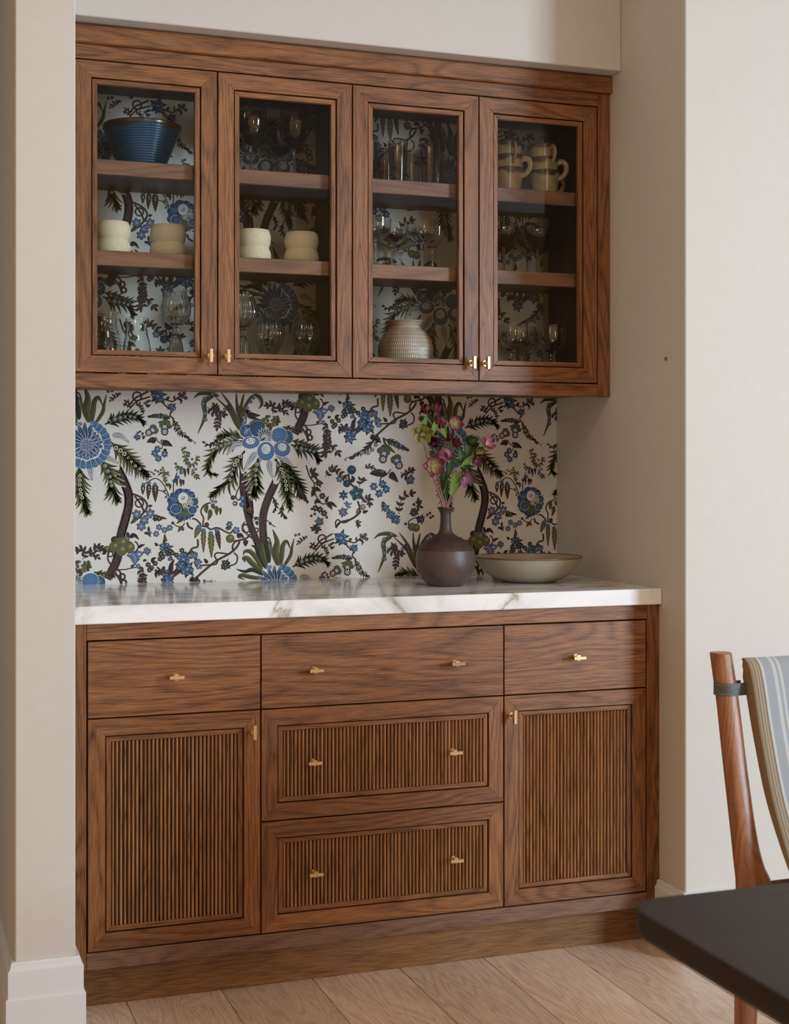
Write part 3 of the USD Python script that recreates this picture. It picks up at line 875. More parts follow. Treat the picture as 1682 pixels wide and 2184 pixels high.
def draw(o):
    P = lambda s: o + np.array([float(q) for q in s.split(',')]) * 0.001
    for q0, ln in enumerate(sorted(TILE.strip().split('\n'), key=lambda s: s[:3] in ('big', 'med'))):
        ink['y'] = 0.0003 + 2e-6 * q0
        f = ln.split(' '); typ, col = f[0], INK[f[1]]; a = f[2].split(':'); w = float(a[0]) * 1e-4; p = [P(s) for s in f[3:]]
        if typ == 'vine':
            c = spline(p, 8); strip(c, w * 0.5 + 0.0004, BLK); up(); strip(c, w * 0.5, col); up()
            if w > 0.0025: strip(c, w * 0.14, np.array(col) * 1.6); up()
        elif typ == 'trunk':
            c = spline(p, 9); strip(c, w * 0.5 + 0.0005, BLK, 0.12); up(); strip(c, w * 0.5, col, 0.10); up()
            T = np.gradient(c, axis=0); T /= np.linalg.norm(T, axis=1)[:, None]
            for k in range(0, len(c) - 3):
                for q in range(3):
                    off = (rnd() - 0.5) * w * 0.9; n = np.array([-T[k][1], T[k][0]]); s0 = c[k] + n * off; strip(sline(s0, s0 + T[min(k + 2, len(c) - 1)] * 0.011 + n * off * 0.25, 0.1, 4), 0.0006 * lance(4), np.array(col) * 0.42)
                for sd in (1, -1):
                    n = np.array([-T[k][1], T[k][0]]) * sd; strip(sline(c[k] + n * w * 0.42, c[k] - T[k] * 0.010 + n * w * 0.72, 0.2 * sd, 4), 0.0022 * np.array([1, 0.8, 0.5, 0.05]), col)
            up()
        elif typ == 'leaf': leaf(p, w, col)
        elif typ == 'ring':
            R = float(a[1]) * 1e-4; an = np.linspace(0, 2 * PI, 25); c = p[0] + R * np.column_stack([np.cos(an), np.sin(an)]); strip(c, w * 0.5 + 0.0004, BLK); up(); strip(c, w * 0.5, col); up()
        elif typ == 'clus':
            for q in p: cluster(q, w, f[1])
        elif typ == 'flo':
            for q in p: floret(q, w, col, 5 + int(w > 0.004), rnd() * 2)
        elif typ == 'dot':
            for q in p:
                disc(q, w + 0.0004, BLK, 12); up(); disc(q, w, col, 12); up()
                if w > 0.0015: disc(q + w * np.array([0.2, 0.25]), w * 0.35, np.minimum(np.array(col) * 1.9 + 0.02, 0.6), 8); up()
        elif typ == 'hole':
            for q in p: disc(q, w, INK['w'], 12); up(); disc(q, w * 0.62, INK['o'], 10); up(); disc(q, w * 0.35, BLK, 8); up()
        elif typ == 'spr':
            c = spline(p, 5); strip(c, 0.0007, col); up()
            for k in range(2, len(c), 3):
                d = c[k] - c[k - 1]; d /= np.linalg.norm(d); n = np.array([-d[1], d[0]])
                for sd in (1, -1):
                    e = c[k] + w * 1.35 * (d * 0.7 + n * sd * (0.75 + 0.2 * rnd())); leaf([c[k], (c[k] + e) / 2 + n * sd * w * 0.1, e], w * 0.72, col, False, 4)
            d = c[-1] - c[-2]; d /= np.linalg.norm(d); leaf([c[-1], c[-1] + d * w * 0.7, c[-1] + d * w * 1.4], w * 0.75, col, False, 4)
        elif typ in ('frn', 'frond'): frond(p, w * (0.62 if typ == 'frn' else 1.0), int(a[1]), col, typ == 'frn')
        elif typ == 'ser':
            c = spline(p, 12); L = lance(len(c), 0.55); strip(c, w * 0.5 * L + 0.0005, BLK, 0.3); up(); strip(c, w * 0.5 * L, col, 0.3); up(); strip(c, 0.0006, BLK); up()
            strip(c[1:-2], w * 0.12 * L[1:-2], np.array(col) * 1.7); up()
        elif typ == 'blu':
            c = spline(p, 6); L = lance(len(c), 0.55)
            for g, cc in ((0.0012, INK['B']), (0.0004, INK['w']), (-0.0014, INK['b'])): strip(c, np.maximum(w * 0.42 * L + g, 0), cc, 0.15); up()
            strip(c[:-1], w * 0.13 * L[:-1], INK['w'], 0.5); up(); strip(c, 0.0005, INK['B']); up()
        elif typ == 'pet':
            n = 5 if f[1] == 'e' else 6
            for k in range(n):
                q = k / n * 2 * PI + 0.5; d = np.array([math.cos(q), math.sin(q)]); e = p[0] + d * w
                cc = sline(p[0], e, 0, 8); W2 = w * (0.42 if n == 5 else 0.2) * lance(8, 0.85); strip(cc, W2 + 0.0006, BLK); up(); strip(cc, W2, col); up(); strip(cc, W2 * 0.6, np.array(col) * 0.4); up()
            disc(p[0], w * 0.16, INK['l'], 8); up()
        elif typ == 'bell':
            d = p[1] - p[0]; L = np.linalg.norm(d); d /= L; n = np.array([-d[1], d[0]])
            strip(spline([p[0] - d * w * 0.75, p[0], p[0] + d * w * 0.55], 5), w * 0.62, BLK, 0.08); up(); strip(spline([p[0] - d * w * 0.7, p[0], p[0] + d * w * 0.5], 5), w * 0.56, np.array(col) * 0.9); up()
            for k in range(4):
                q = p[0] + d * w * (0.15 * k - 0.1); strip([q - n * w * 0.3, q + n * w * 0.3], 0.0009, INK['w']); up()
            an = np.linspace(0, 2 * PI, 48, endpoint=False); q = p[0] + d * w * 0.95
            star(q, w * (0.62 + 0.06 * np.sin(an * 9)), an, INK['k']); up()
            for k in range(7):
                z = k / 6 * 2 * PI; disc(q + w * 0.3 * (k < 6) * np.array([math.cos(z), math.sin(z)]), w * 0.13, INK['w'], 8)
            up()
            for sd in (1, -1): leaf([p[0] - d * w * 0.7, p[0] - d * w * 0.4 + n * sd * w * 0.6, p[0] + d * w * 0.2 + n * sd * w * 0.85], w * 0.5, INK['o'], False)
        elif typ == 'bigA': big_a(p[0], w)
        elif typ == 'bigB': big_b(p[0], w)
        elif typ == 'med': med(p[0], w)


TW, TV = 0.5165, 0.781
top = 0.0
for i in range(-2, 4):
    for j in range(-1, 4):
        o = np.array([-1.363 + i * TW, 1.290 + j * TV - (abs(i) % 2) * TV / 2])
        if o[0] + 0.85 < XL or o[0] - 0.2 > 0 or o[1] - 0.45 > 2.22 or o[1] + 0.35 < 0.91: continue
        pat = np.random.RandomState(5); ink['y'] = 0.0003
        draw(o)
V, C, F = np.vstack(ink['V']), np.vstack(ink['C']), np.vstack(ink['F'])
T = V[F]
keep = (T[:, :, 0].min(1) < -0.0005) & (T[:, :, 0].max(1) > XL) & (T[:, :, 2].min(1) < 2.22) & (T[:, :, 2].max(1) > 0.9145)
F = F[keep]
V[:, 0] = np.clip(V[:, 0], XL + 0.0005, -0.0005); V[:, 2] = np.clip(V[:, 2], 0.9145, 2.22)
u, inv = np.unique(F, return_inverse=True)
obj('wallpaper_print', (V[u], inv.reshape(-1, 3)), tinted, wall_back, tint=C[u])

# ------------------------------------------------------------------ handles, doors
def handle(parent, x, z, y, upright):
    """T-bar: round rose, stem and square bar, one sub-part of its door."""
    st = trimesh.creation.cylinder(0.0042, 0.020, sections=20); ro = trimesh.creation.cylinder(0.0078, 0.003, sections=28); col = trimesh.creation.cylinder(0.0072, 0.004, sections=28)
    R = trimesh.transformations.rotation_matrix(PI / 2, [1, 0, 0])
    for m, d in ((st, 0.010), (ro, 0.0015), (col, 0.0195)):
        m.apply_transform(R); m.apply_translation((x, y - d, z))
    a, b = (0.0042, 0.0170) if upright else (0.0170, 0.0042)
    bar = cbox((x - a, y - 0.0295, z - b), (x + a, y - 0.0212, z + b), 0.0007)
    return obj('handle', join(st, ro, col, bar), brass, parent)


def frame(parent, x0, x1, z0, z1, y, fw, bw, groove=0.0022, depth=0.021, back=0.004):
    """Mitred stiles and rails, then a thinner mitred bead set back behind a fine groove. Returns the opening."""
    def ring(n1, n2, a0, a1, b0, b1, w, yf, yb, c):
        obj(n1, member([(a0, b0), (a0, b1), (a0 + w, b1 - w), (a0 + w, b0 + w)], yf, yb, c), oak_z, parent)
        obj(n1, member([(a1, b0), (a1, b1), (a1 - w, b1 - w), (a1 - w, b0 + w)], yf, yb, c), oak_z, parent)
        obj(n2, member([(a0, b0), (a1, b0), (a1 - w, b0 + w), (a0 + w, b0 + w)], yf, yb, c), oak_x, parent)
        obj(n2, member([(a0, b1), (a1, b1), (a1 - w, b1 - w), (a0 + w, b1 - w)], yf, yb, c), oak_x, parent)
    ring('stile', 'rail', x0, x1, z0, z1, fw, y, y + depth, 0.0009)
    k = fw + groove
    ring('bead_upright', 'bead_across', x0 + k, x1 - k, z0 + k, z1 - k, bw, y + back, y + depth - 0.001, 0.0012)
    k += bw
    return x0 + k, x1 - k, z0 + k, z1 - k


G = 0.0016
# ------------------------------------------------------------------ base cabinet
YB = -0.6006
bc = thing('base_cabinet', 'low stained oak cabinet with reeded doors and drawers under the marble slab', 'cabinet')
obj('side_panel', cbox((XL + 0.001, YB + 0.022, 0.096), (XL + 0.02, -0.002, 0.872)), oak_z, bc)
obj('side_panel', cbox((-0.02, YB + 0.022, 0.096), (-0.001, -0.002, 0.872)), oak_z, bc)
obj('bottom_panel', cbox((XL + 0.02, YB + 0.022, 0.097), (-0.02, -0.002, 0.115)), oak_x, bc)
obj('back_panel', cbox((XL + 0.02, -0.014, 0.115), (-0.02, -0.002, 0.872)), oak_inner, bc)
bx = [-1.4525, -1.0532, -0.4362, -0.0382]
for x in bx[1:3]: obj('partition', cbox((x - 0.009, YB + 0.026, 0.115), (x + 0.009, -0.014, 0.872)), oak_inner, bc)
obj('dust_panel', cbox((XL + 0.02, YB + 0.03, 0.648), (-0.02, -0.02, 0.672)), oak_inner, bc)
obj('frame_stile', cbox((XL + 0.001, YB, 0.0965), (bx[0] - G, YB + 0.022, 0.8735)), oak_z, bc)
obj('frame_stile', cbox((bx[3] + G, YB, 0.0965), (-0.001, YB + 0.022, 0.8735)), oak_z, bc)
obj('frame_rail', cbox((bx[0] - G + 0.0003, YB, 0.8345 + G), (bx[3] + G - 0.0003, YB + 0.022, 0.8735)), oak_x, bc)
obj('frame_rail', cbox((bx[0] - G + 0.0003, YB, 0.0965), (bx[3] + G - 0.0003, YB + 0.022, 0.1362 - G)), wood('stained_oak_low_rail', 'x', (0.085, 0.038, 0.021), (0.235, 0.122, 0.072), (0.34, 0.195, 0.125), fig=0.6), bc)
obj('kick_board', cbox((XL + 0.001, -0.553, 0.0), (-0.001, -0.533, 0.0965)), oak_kick, bc)


def flat_drawer(x0, x1, knobs):
    d = thing('drawer', parent=bc)
    obj('drawer_front', cbox((x0 + G, YB, 0.6600 + G), (x1 - G, YB + 0.021, 0.8345 - G), 0.0009), oak_x, d)
    obj('drawer_box', join(cbox((x0 + 0.025, YB + 0.0215, 0.69), (x1 - 0.025, -0.08, 0.70)), cbox((x0 + 0.02, YB + 0.0215, 0.69), (x0 + 0.032, -0.08, 0.80)), cbox((x1 - 0.032, YB + 0.0215, 0.69), (x1 - 0.02, -0.08, 0.80))), oak_inner, d)
    for x in knobs: handle(d, x, 0.7475, YB, False)


flat_drawer(bx[0], bx[1], [-1.2549]); flat_drawer(bx[1], bx[2], [-0.9253, -0.5679]); flat_drawer(bx[2], bx[3], [-0.2406])


def reeded(kind, x0, x1, z0, z1, knobs, upright):
    d = thing(kind, parent=bc)
    a0, a1, b0, b1 = frame(d, x0 + G, x1 - G, z0 + G, z1 - G, YB, 0.0385, 0.0115)
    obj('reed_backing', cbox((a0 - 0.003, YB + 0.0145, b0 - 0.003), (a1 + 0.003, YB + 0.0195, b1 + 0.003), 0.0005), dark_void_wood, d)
    n = round((a1 - a0) / 0.00925); pitch = (a1 - a0) / n; r = 0.0033
    for k in range(n):
        x = a0 + pitch * (k + 0.5); an = np.linspace(0, PI, 9)
        ring = [(x + r * math.cos(t), YB + 0.0138 - 0.0080 * math.sin(t) ** 0.8) for t in an]
        pts = [(p, q, z) for z in (b0 + 0.0004, b1 - 0.0004) for p, q in ring]
        pts += [(x - r, YB + 0.0146, z) for z in (b0 + 0.0004, b1 - 0.0004)] + [(x + r, YB + 0.0146, z) for z in (b0 + 0.0004, b1 - 0.0004)]
        obj('reed', hull(pts), reed_oak, d, smooth=40)
    for x, z in knobs: handle(d, x, z, YB + (0.006 if kind == 'drawer' else 0.0), upright)


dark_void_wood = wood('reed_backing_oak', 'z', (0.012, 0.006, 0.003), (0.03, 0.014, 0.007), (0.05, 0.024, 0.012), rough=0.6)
reed_oak = wood('reed_oak', 'z', (0.12, 0.052, 0.019), (0.37, 0.188, 0.086), (0.52, 0.30, 0.15), rough=0.34)
reeded('door', bx[0], bx[1], 0.1362, 0.6600, [(-1.074, 0.6117)], True)
reeded('door', bx[2], bx[3], 0.1362, 0.6600, [(-0.4175, 0.6100)], True)
reeded('drawer', bx[1], bx[2], 0.3972, 0.6600, [(-0.9265, 0.5295), (-0.5716, 0.5305)], False)
reeded('drawer', bx[1], bx[2], 0.1362, 0.3972, [(-0.9242, 0.2676), (-0.5691, 0.2680)], False)

tag(obj('worktop', cbox((XL + 0.001, -0.6141, 0.8735), (-0.001, -0.001, 0.914), 0.0018), marble), 'polished white marble slab with grey veins on the low oak cabinet', 'countertop')

# ------------------------------------------------------------------ wall cabinet
YU = -0.3339
uc = thing('wall_cabinet', 'stained oak wall cabinet with four glazed doors and open view of shelves', 'cabinet')
ux = [-1.4491, -1.0965, -0.7436, -0.3905, -0.0388]
ZD0, ZD1 = 1.4545, 2.2125
obj('frame_stile', cbox((XL + 0.001, YU, 1.4185), (ux[0] - G, YU + 0.022, 2.2498)), oak_z, uc)
obj('frame_stile', cbox((ux[4] + G, YU, 1.4185), (-0.001, YU + 0.022, 2.2498)), oak_z, uc)
obj('frame_rail', cbox((ux[0] - G + 0.0003, YU, ZD1 + G), (ux[4] + G - 0.0003, YU + 0.022, 2.2498)), oak_x, uc)
obj('frame_rail', cbox((ux[0] - G + 0.0003, YU, 1.4185), (ux[4] + G - 0.0003, YU + 0.022, ZD0 - G)), oak_x, uc)
cr = [(0, 2.2498), (-0.0115, 2.2498), (-0.0146, 2.2525), (-0.0146, 2.2905), (-0.0105, 2.2955), (0.016, 2.2955), (0.016, 2.2498)]
obj('crown_moulding', hull([(x, YU + dy, z) for x in (XL + 0.001, -0.001) for dy, z in cr]), oak_x, uc)
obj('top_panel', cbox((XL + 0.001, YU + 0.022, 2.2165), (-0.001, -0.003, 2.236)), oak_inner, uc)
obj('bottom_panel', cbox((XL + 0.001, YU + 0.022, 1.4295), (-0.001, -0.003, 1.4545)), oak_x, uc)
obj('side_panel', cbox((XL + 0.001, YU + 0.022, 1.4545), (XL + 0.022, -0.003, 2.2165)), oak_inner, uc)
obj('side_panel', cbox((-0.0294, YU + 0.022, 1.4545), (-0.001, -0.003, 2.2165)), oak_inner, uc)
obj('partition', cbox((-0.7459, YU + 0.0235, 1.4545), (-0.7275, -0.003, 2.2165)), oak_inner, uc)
obj('back_lining', cbox((-0.0465, -0.0055, 1.4545), (-0.0294, -0.0035, 2.2165), 0.0003), mat('beige_lining', (0.42, 0.36, 0.27), 0.7), uc)
for a, b in ((XL + 0.022, -0.7459), (-0.7275, -0.0294)):
    for z in (1.98, 1.757):
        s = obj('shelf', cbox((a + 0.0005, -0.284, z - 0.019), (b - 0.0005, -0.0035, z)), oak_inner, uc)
        obj('shelf_nosing', cbox((a + 0.0005, -0.303, z - 0.0370), (b - 0.0005, -0.2842, z)), oak_shelf, s)
for i, (a, b) in enumerate(zip(ux, ux[1:])):
    d = thing('door', parent=uc)
    o = frame(d, a + G, b - G, ZD0 + G, ZD1 - G, YU, 0.0400, 0.0125)
    tag(obj('glass_pane', cbox((o[0] - 0.005, YU + 0.0125, o[2] - 0.005), (o[1] + 0.005, YU + 0.0155, o[3] + 0.005), 0.0003), pane_mat, d), 'clear glass pane')
    handle(d, (-1.1182, -1.0745, -0.4139, -0.3743)[i], 1.5015, YU, True)

# ------------------------------------------------------------------ crockery and glass
Z1, Z2, Z3 = 1.98, 1.757, 1.4545
SP = smooth_profile


def shell(outer, inner):
    return np.vstack([SP(outer, 5), SP(inner, 5)])


# ribbed blue bowl
b = thing('ribbed_bowl', 'large conical blue glazed bowl with ridged sides on the top left shelf', 'bowl', (-1.257, -0.17, Z1))
zz = np.linspace(0.004, 0.112, 160)
ob = np.column_stack([0.050 + (0.0995 - 0.050) * (zz / 0.112) ** 0.93 + 0.0008 * np.sin(zz / 0.0060 * 2 * PI), zz])
pr = np.vstack([[(0, 0), (0.047, 0), (0.049, 0.002)], ob, [(0.1000, 0.1155), (0.0992, 0.119), (0.0965, 0.1192), (0.094, 0.116)], [(0.045, 0.012), (0, 0.010)]])
m = lathe(pr, 96)
v = np.array(m.vertices); ang = np.arctan2(v[:, 1], v[:, 0]); rim = 0.103 - 0.010 * np.maximum(0, np.sin(ang * 2 + 1.2)) ** 3 - 0.006 * np.sin(ang * 5)
k = np.clip((v[:, 2] - rim) / 0.006, 0, 1)[:, None]; k = np.maximum(k, (np.hypot(v[:, 0], v[:, 1]) < 0.0485)[:, None] * 0.6)
col = (1 - k) * np.array([0.018, 0.070, 0.135]) + k * np.array([0.055, 0.032, 0.014])
col = col * (0.75 + 0.5 * (0.5 + 0.5 * np.sin(v[:, 2:3] / 0.0060 * 2 * PI)))
obj('bowl', m, glaze, b, smooth=True, tint=col)

# cream stoneware cups, two waves in the wall
cup_o = [(0, 0), (0.030, 0), (0.0385, 0.002), (0.0440, 0.009), (0.0468, 0.020), (0.0452, 0.031), (0.0412, 0.0415), (0.0412, 0.0435), (0.0445, 0.053), (0.0460, 0.065), (0.0445, 0.078), (0.0412, 0.0865), (0.0402, 0.088)]
cup_i = [(0.0385, 0.0875), (0.0375, 0.084), (0.0410, 0.066), (0.0375, 0.0425), (0.0420, 0.022), (0.030, 0.008), (0, 0.007)]
cm = lathe(shell(cup_o, cup_i), 64)
c0 = thing('stoneware_cup', 'cream wavy stoneware cup at the far left of the middle shelf', 'cup', (-1.336, -0.19, Z2), group='cream stoneware cups on the middle shelf')
obj('cup', cm, cream_clay, c0, smooth=50)
for x, lab in ((-1.194, 'cream wavy stoneware cup right of its twin behind the leftmost door'), (-0.970, 'palest cream wavy cup, brightly lit at the left in the second door'), (-0.839, 'cream wavy stoneware cup by the dark partition in the second door')):
    dup(c0, (x, -0.19, Z2), x * 7, lab)


def twist(n, a, tw=0.0, lo=0, hi=9):
    def f(th, r, z):
        e = a * min(1, max(0, (z - lo) / 0.01)) * min(1, max(0, (hi - z) / 0.008)); return r * (1 + e * np.cos(n * th + tw * z))
    return f


# clear tumblers with a pinched waist
def tumbler(name, label, loc, s, h):
    t = thing(name, label, 'glass', loc, group='pinched clear tumblers on the cabinet floor')
    o = [(0, 0), (0.020, 0), (0.026, 0.004), (0.0345, 0.030), (0.0385, 0.060), (0.0360, 0.090), (0.0300, 0.118), (0.0270, 0.138), (0.0285, 0.152), (0.0315, 0.165)]
    i = [(0.0308, 0.1655), (0.0278, 0.152), (0.0258, 0.138), (0.0288, 0.118), (0.0347, 0.090), (0.0372, 0.060), (0.0330, 0.030), (0.022, 0.011), (0, 0.009)]
    P = shell(o, i); P[:, 0] *= s; P[:, 1] *= h / 0.165
    obj('glass', lathe(P, 56), clear_glass, t, smooth=60)


tumbler('tumbler', 'taller clear pinched tumbler in the bottom left corner of the glass cabinet', (-1.346, -0.15, Z3), 1.03, 0.166)
tumbler('tumbler', 'shorter clear pinched tumbler between the corner tumbler and the ribbed goblet', (-1.274, -0.19, Z3), 0.95, 0.150)

# ribbed goblets
def goblet():
    g = thing('ribbed_goblet', 'tall ribbed clear goblet with flared foot at lower right in the leftmost door', 'goblet', (-1.174, -0.19, Z3), group='tall ribbed goblets')
    o = [(0.0060, 0.130), (0.016, 0.136), (0.030, 0.150), (0.0378, 0.170), (0.0365, 0.188), (0.0310, 0.207), (0.0278, 0.216), (0.0300, 0.2265)]
    i = [(0.0292, 0.227), (0.0268, 0.216), (0.0300, 0.206), (0.0353, 0.188), (0.0365, 0.170), (0.0290, 0.152), (0.014, 0.139), (0, 0.1365)]
    obj('bowl', lathe(np.vstack([[(0, 0.130)], shell(o, i)]), 120, twist(20, 0.035, 30, 0.133, 0.224)), clear_glass, g, smooth=60)
    obj('knop', lathe(SP([(0, 0.1135), (0.0055, 0.1137), (0.0105, 0.122), (0.0058, 0.1298), (0, 0.1299)], 6), 40), clear_glass, g, smooth=60)
    f = [(0.0060, 0.113), (0.0100, 0.108), (0.0165, 0.085), (0.0205, 0.055), (0.0230, 0.020), (0.0300, 0.0)]
    fi = [(0.0290, 0.0), (0.0215, 0.020), (0.0192, 0.055), (0.0152, 0.085), (0.008, 0.104), (0, 0.1055)]
    obj('foot', lathe(np.vstack([[(0, 0.1130)], shell(f, fi)]), 120, twist(20, 0.05, 0, -1, 0.105)), clear_glass, g, smooth=60)
    return g


g0 = goblet()
dup(g0, (-0.998, -0.19, Z3), 0.4, 'tall ribbed clear goblet half hidden at left in the second door')


def ovoid():
    g = thing('ribbed_vase', 'smoky ribbed ovoid glass in the middle of the second door, bottom', 'glass', (-0.923, -0.17, Z3), group='ribbed ovoid glasses')
    o = [(0.012, 0.052), (0.0165, 0.062), (0.0290, 0.088), (0.0395, 0.115), (0.0405, 0.128), (0.0350, 0.150), (0.0245, 0.168), (0.0242, 0.173), (0.0285, 0.180)]
    i = [(0.0278, 0.1805), (0.0230, 0.173), (0.0232, 0.168), (0.0338, 0.149), (0.0393, 0.128), (0.0383, 0.115), (0.0280, 0.089), (0.0150, 0.066), (0, 0.060)]
    obj('body', lathe(np.vstack([[(0, 0.052)], shell(o, i)]), 132, twist(22, 0.028, 6, 0.055, 0.168)), clear_glass, g, smooth=60)
    obj('foot', lathe(np.vstack([[(0, 0)], SP([(0.029, 0), (0.030, 0.003), (0.018, 0.010), (0.009, 0.022), (0.009, 0.040), (0.012, 0.0518)], 5), [(0, 0.0518)]]), 48), clear_glass, g, smooth=60)
    return g


o0 = ovoid()
dup(o0, (-0.827, -0.19, Z3), 0.1, 'ribbed ovoid glass beside the dark partition in the second door, bottom')


# smoked wine glasses with a solid dark bowl base
def smoked(name, label, cat, loc, group, bo, bi, zb, zs, rb, rf=0.034, dark_foot=False):
    g = thing(name, label, cat, loc, group=group)
    obj('bowl', lathe(shell(bo, bi), 64), smoke_glass, g, smooth=60)
    tag(obj('bowl_base', lathe(np.vstack([[(0, zs)], SP([(0.0042, zs), (0.010, zs + 0.004), (rb * 0.62, zs + 0.009), (rb, zb)], 6), [(0, zb - 0.0003)]]), 56), dark_glass, g, smooth=50), 'solid near-black glass base of the bowl')
    obj('stem', lathe([(0, 0.0052), (0.0034, 0.0052), (0.0031, 0.03), (0.0031, zs - 0.02), (0.0042, zs - 0.0001), (0, zs - 0.0001)], 24), smoke_glass, g, smooth=60)
    obj('foot', lathe(np.vstack([[(0, 0)], SP([(rf, 0), (rf, 0.0012), (0.02, 0.0022), (0.006, 0.005)], 5), [(0, 0.005)]]), 56), dark_glass if dark_foot else smoke_glass, g, smooth=50)
    return g


wo = [(0.0285, 0.1045), (0.0372, 0.122), (0.0415, 0.142), (0.0412, 0.162), (0.0385, 0.183)]
wi = [(0.0375, 0.183), (0.0401, 0.162), (0.0403, 0.142), (0.0360, 0.123), (0.0280, 0.1075), (0, 0.1062)]
s0 = smoked('smoked_wine_glass', 'smoked wine glass with dark bowl base, front left on the top shelf', 'wine glass', (-0.978, -0.20, Z1), 'smoked wine glasses on the top shelf', wo, wi, 0.1045, 0.084, 0.0285)
for p, lab in (((-0.872, -0.09, Z1), 'smoked wine glass standing behind the right-hand one on the top shelf'), ((-0.861, -0.20, Z1), 'smoked wine glass in front at right on the top shelf'), ((-1.004, -0.08, Z1), 'smoked wine glass mostly hidden at back left on the top shelf')):
    dup(s0, p, 0, lab)

# smoked highballs
ho = [(0, 0), (0.0195, 0), (0.0212, 0.002), (0.0240, 0.055), (0.0272, 0.125)]
hi = [(0.0264, 0.1252), (0.0230, 0.055), (0.0200, 0.016), (0.012, 0.0125), (0, 0.012)]
h0 = thing('smoked_tumbler', 'smoked tall tumbler in front at left in the third door', 'tumbler', (-0.572, -0.20, Z1), group='smoked tall tumblers on the top shelf')
obj('glass', lathe(np.vstack([ho[:2], SP(ho[1:], 5), SP(hi, 5)]), 56), smoke_glass, h0, smooth=60)
obj('base_disc', lathe([(0, 0.0035), (0.0185, 0.0035), (0.0192, 0.0085), (0, 0.0085)], 40), dark_glass, h0, smooth=40)
for p, lab in (((-0.578, -0.11, Z1), 'smoked tall tumbler behind the front left one in the third door'), ((-0.497, -0.105, Z1), 'smoked tall tumbler at the back between the two front tumblers'),
               ((-0.480, -0.20, Z1), 'smoked tall tumbler in front at right in the third door'), ((-0.436, -0.12, Z1), 'smoked tall tumbler behind the front right one, showing at its right'), ((-0.650, -0.18, Z1), 'smoked tall tumbler cut off by the left stile of the third door')):
    dup(h0, p, 0, lab)

# clear coupes
q0 = thing('coupe_glass', 'clear coupe in front at right on the middle shelf of the third door', 'coupe', (-0.503, -0.20, Z2), group='clear coupes on the middle shelf')
co = [(0, 0.0775), (0.005, 0.0775), (0.0130, 0.081), (0.0290, 0.090), (0.0395, 0.104), (0.0425, 0.118), (0.0430, 0.1355)]
ci = [(0.0422, 0.1357), (0.0416, 0.118), (0.0385, 0.105), (0.0280, 0.092), (0.0120, 0.0835), (0, 0.082)]
obj('bowl', lathe(np.vstack([co[:1], SP(co[1:], 6), SP(ci, 6)]), 64), clear_glass, q0, smooth=60)
obj('stem', lathe([(0, 0.0052), (0.0036, 0.0052), (0.0030, 0.02), (0.0030, 0.062), (0.0050, 0.0772), (0, 0.0772)], 24), clear_glass, q0, smooth=60)
obj('foot', lathe(np.vstack([[(0, 0)], SP([(0.034, 0), (0.034, 0.0012), (0.02, 0.0022), (0.006, 0.005)], 5), [(0, 0.005)]]), 56), clear_glass, q0, smooth=50)
for p, lab in (((-0.636, -0.20, Z2), 'clear coupe in front, cut off by the left stile of the third door'), ((-0.562, -0.125, Z2), 'clear coupe second from the left on the middle shelf, third door'),
               ((-0.507, -0.045, Z2), 'clear coupe farthest back on the middle shelf of the third door'), ((-0.440, -0.115, Z2), 'clear coupe behind the front right one, third door')):
    dup(q0, p, 0, lab)

# smoked coupes
xo = [(0.0265, 0.0955), (0.0390, 0.106), (0.0440, 0.118), (0.0432, 0.130), (0.0405, 0.137)]
xi = [(0.0396, 0.137), (0.0420, 0.130), (0.0428, 0.118), (0.0380, 0.108), (0.0260, 0.099), (0, 0.0975)]
x0 = smoked('smoked_coupe', 'smoked coupe in front at right in the fourth door, dark bowl base', 'coupe', (-0.157, -0.20, Z2), 'smoked coupes on the middle shelf', xo, xi, 0.0955, 0.078, 0.0265, 0.030, True)
for p, lab in (((-0.260, -0.20, Z2), 'smoked coupe in front, cut off by the left stile of the fourth door'), ((-0.206, -0.08, Z2), 'smoked coupe at the back left in the fourth door'), ((-0.104, -0.10, Z2), 'smoked coupe at the back right in the fourth door')):
    dup(x0, p, 0, lab)

# clear wine goblets
y0 = thing('wine_goblet', 'clear wine goblet in front at left in the fourth door, bottom', 'wine glass', (-0.232, -0.20, Z3), group='clear wine goblets on the cabinet floor')
go = [(0, 0.0905), (0.005, 0.0905), (0.017, 0.0965), (0.031, 0.109), (0.0395, 0.127), (0.0412, 0.146), (0.0408, 0.1685)]
gi = [(0.0399, 0.1687), (0.0402, 0.146), (0.0385, 0.128), (0.0300, 0.111), (0.0150, 0.0995), (0, 0.098)]
obj('bowl', lathe(np.vstack([go[:1], SP(go[1:], 6), SP(gi, 6)]), 64), clear_glass, y0, smooth=60)
obj('stem', lathe(np.vstack([[(0, 0.0052)], SP([(0.005, 0.0052), (0.0038, 0.03), (0.0045, 0.062), (0.0090, 0.071), (0.0050, 0.078), (0.0078, 0.0845), (0.005, 0.0902)], 5), [(0, 0.0902)]]), 36), clear_glass, y0, smooth=60)
obj('foot', lathe(np.vstack([[(0, 0)], SP([(0.032, 0), (0.032, 0.0012), (0.02, 0.0022), (0.006, 0.005)], 5), [(0, 0.005)]]), 56), clear_glass, y0, smooth=50)
for p, lab in (((-0.177, -0.135, Z3), 'clear wine goblet just behind the front left one'), ((-0.134, -0.06, Z3), 'clear wine goblet farthest back in the fourth door'), ((-0.110, -0.20, Z3), 'clear wine goblet at the right in front of the dark side panel')):
    dup(y0, p, 0, lab)

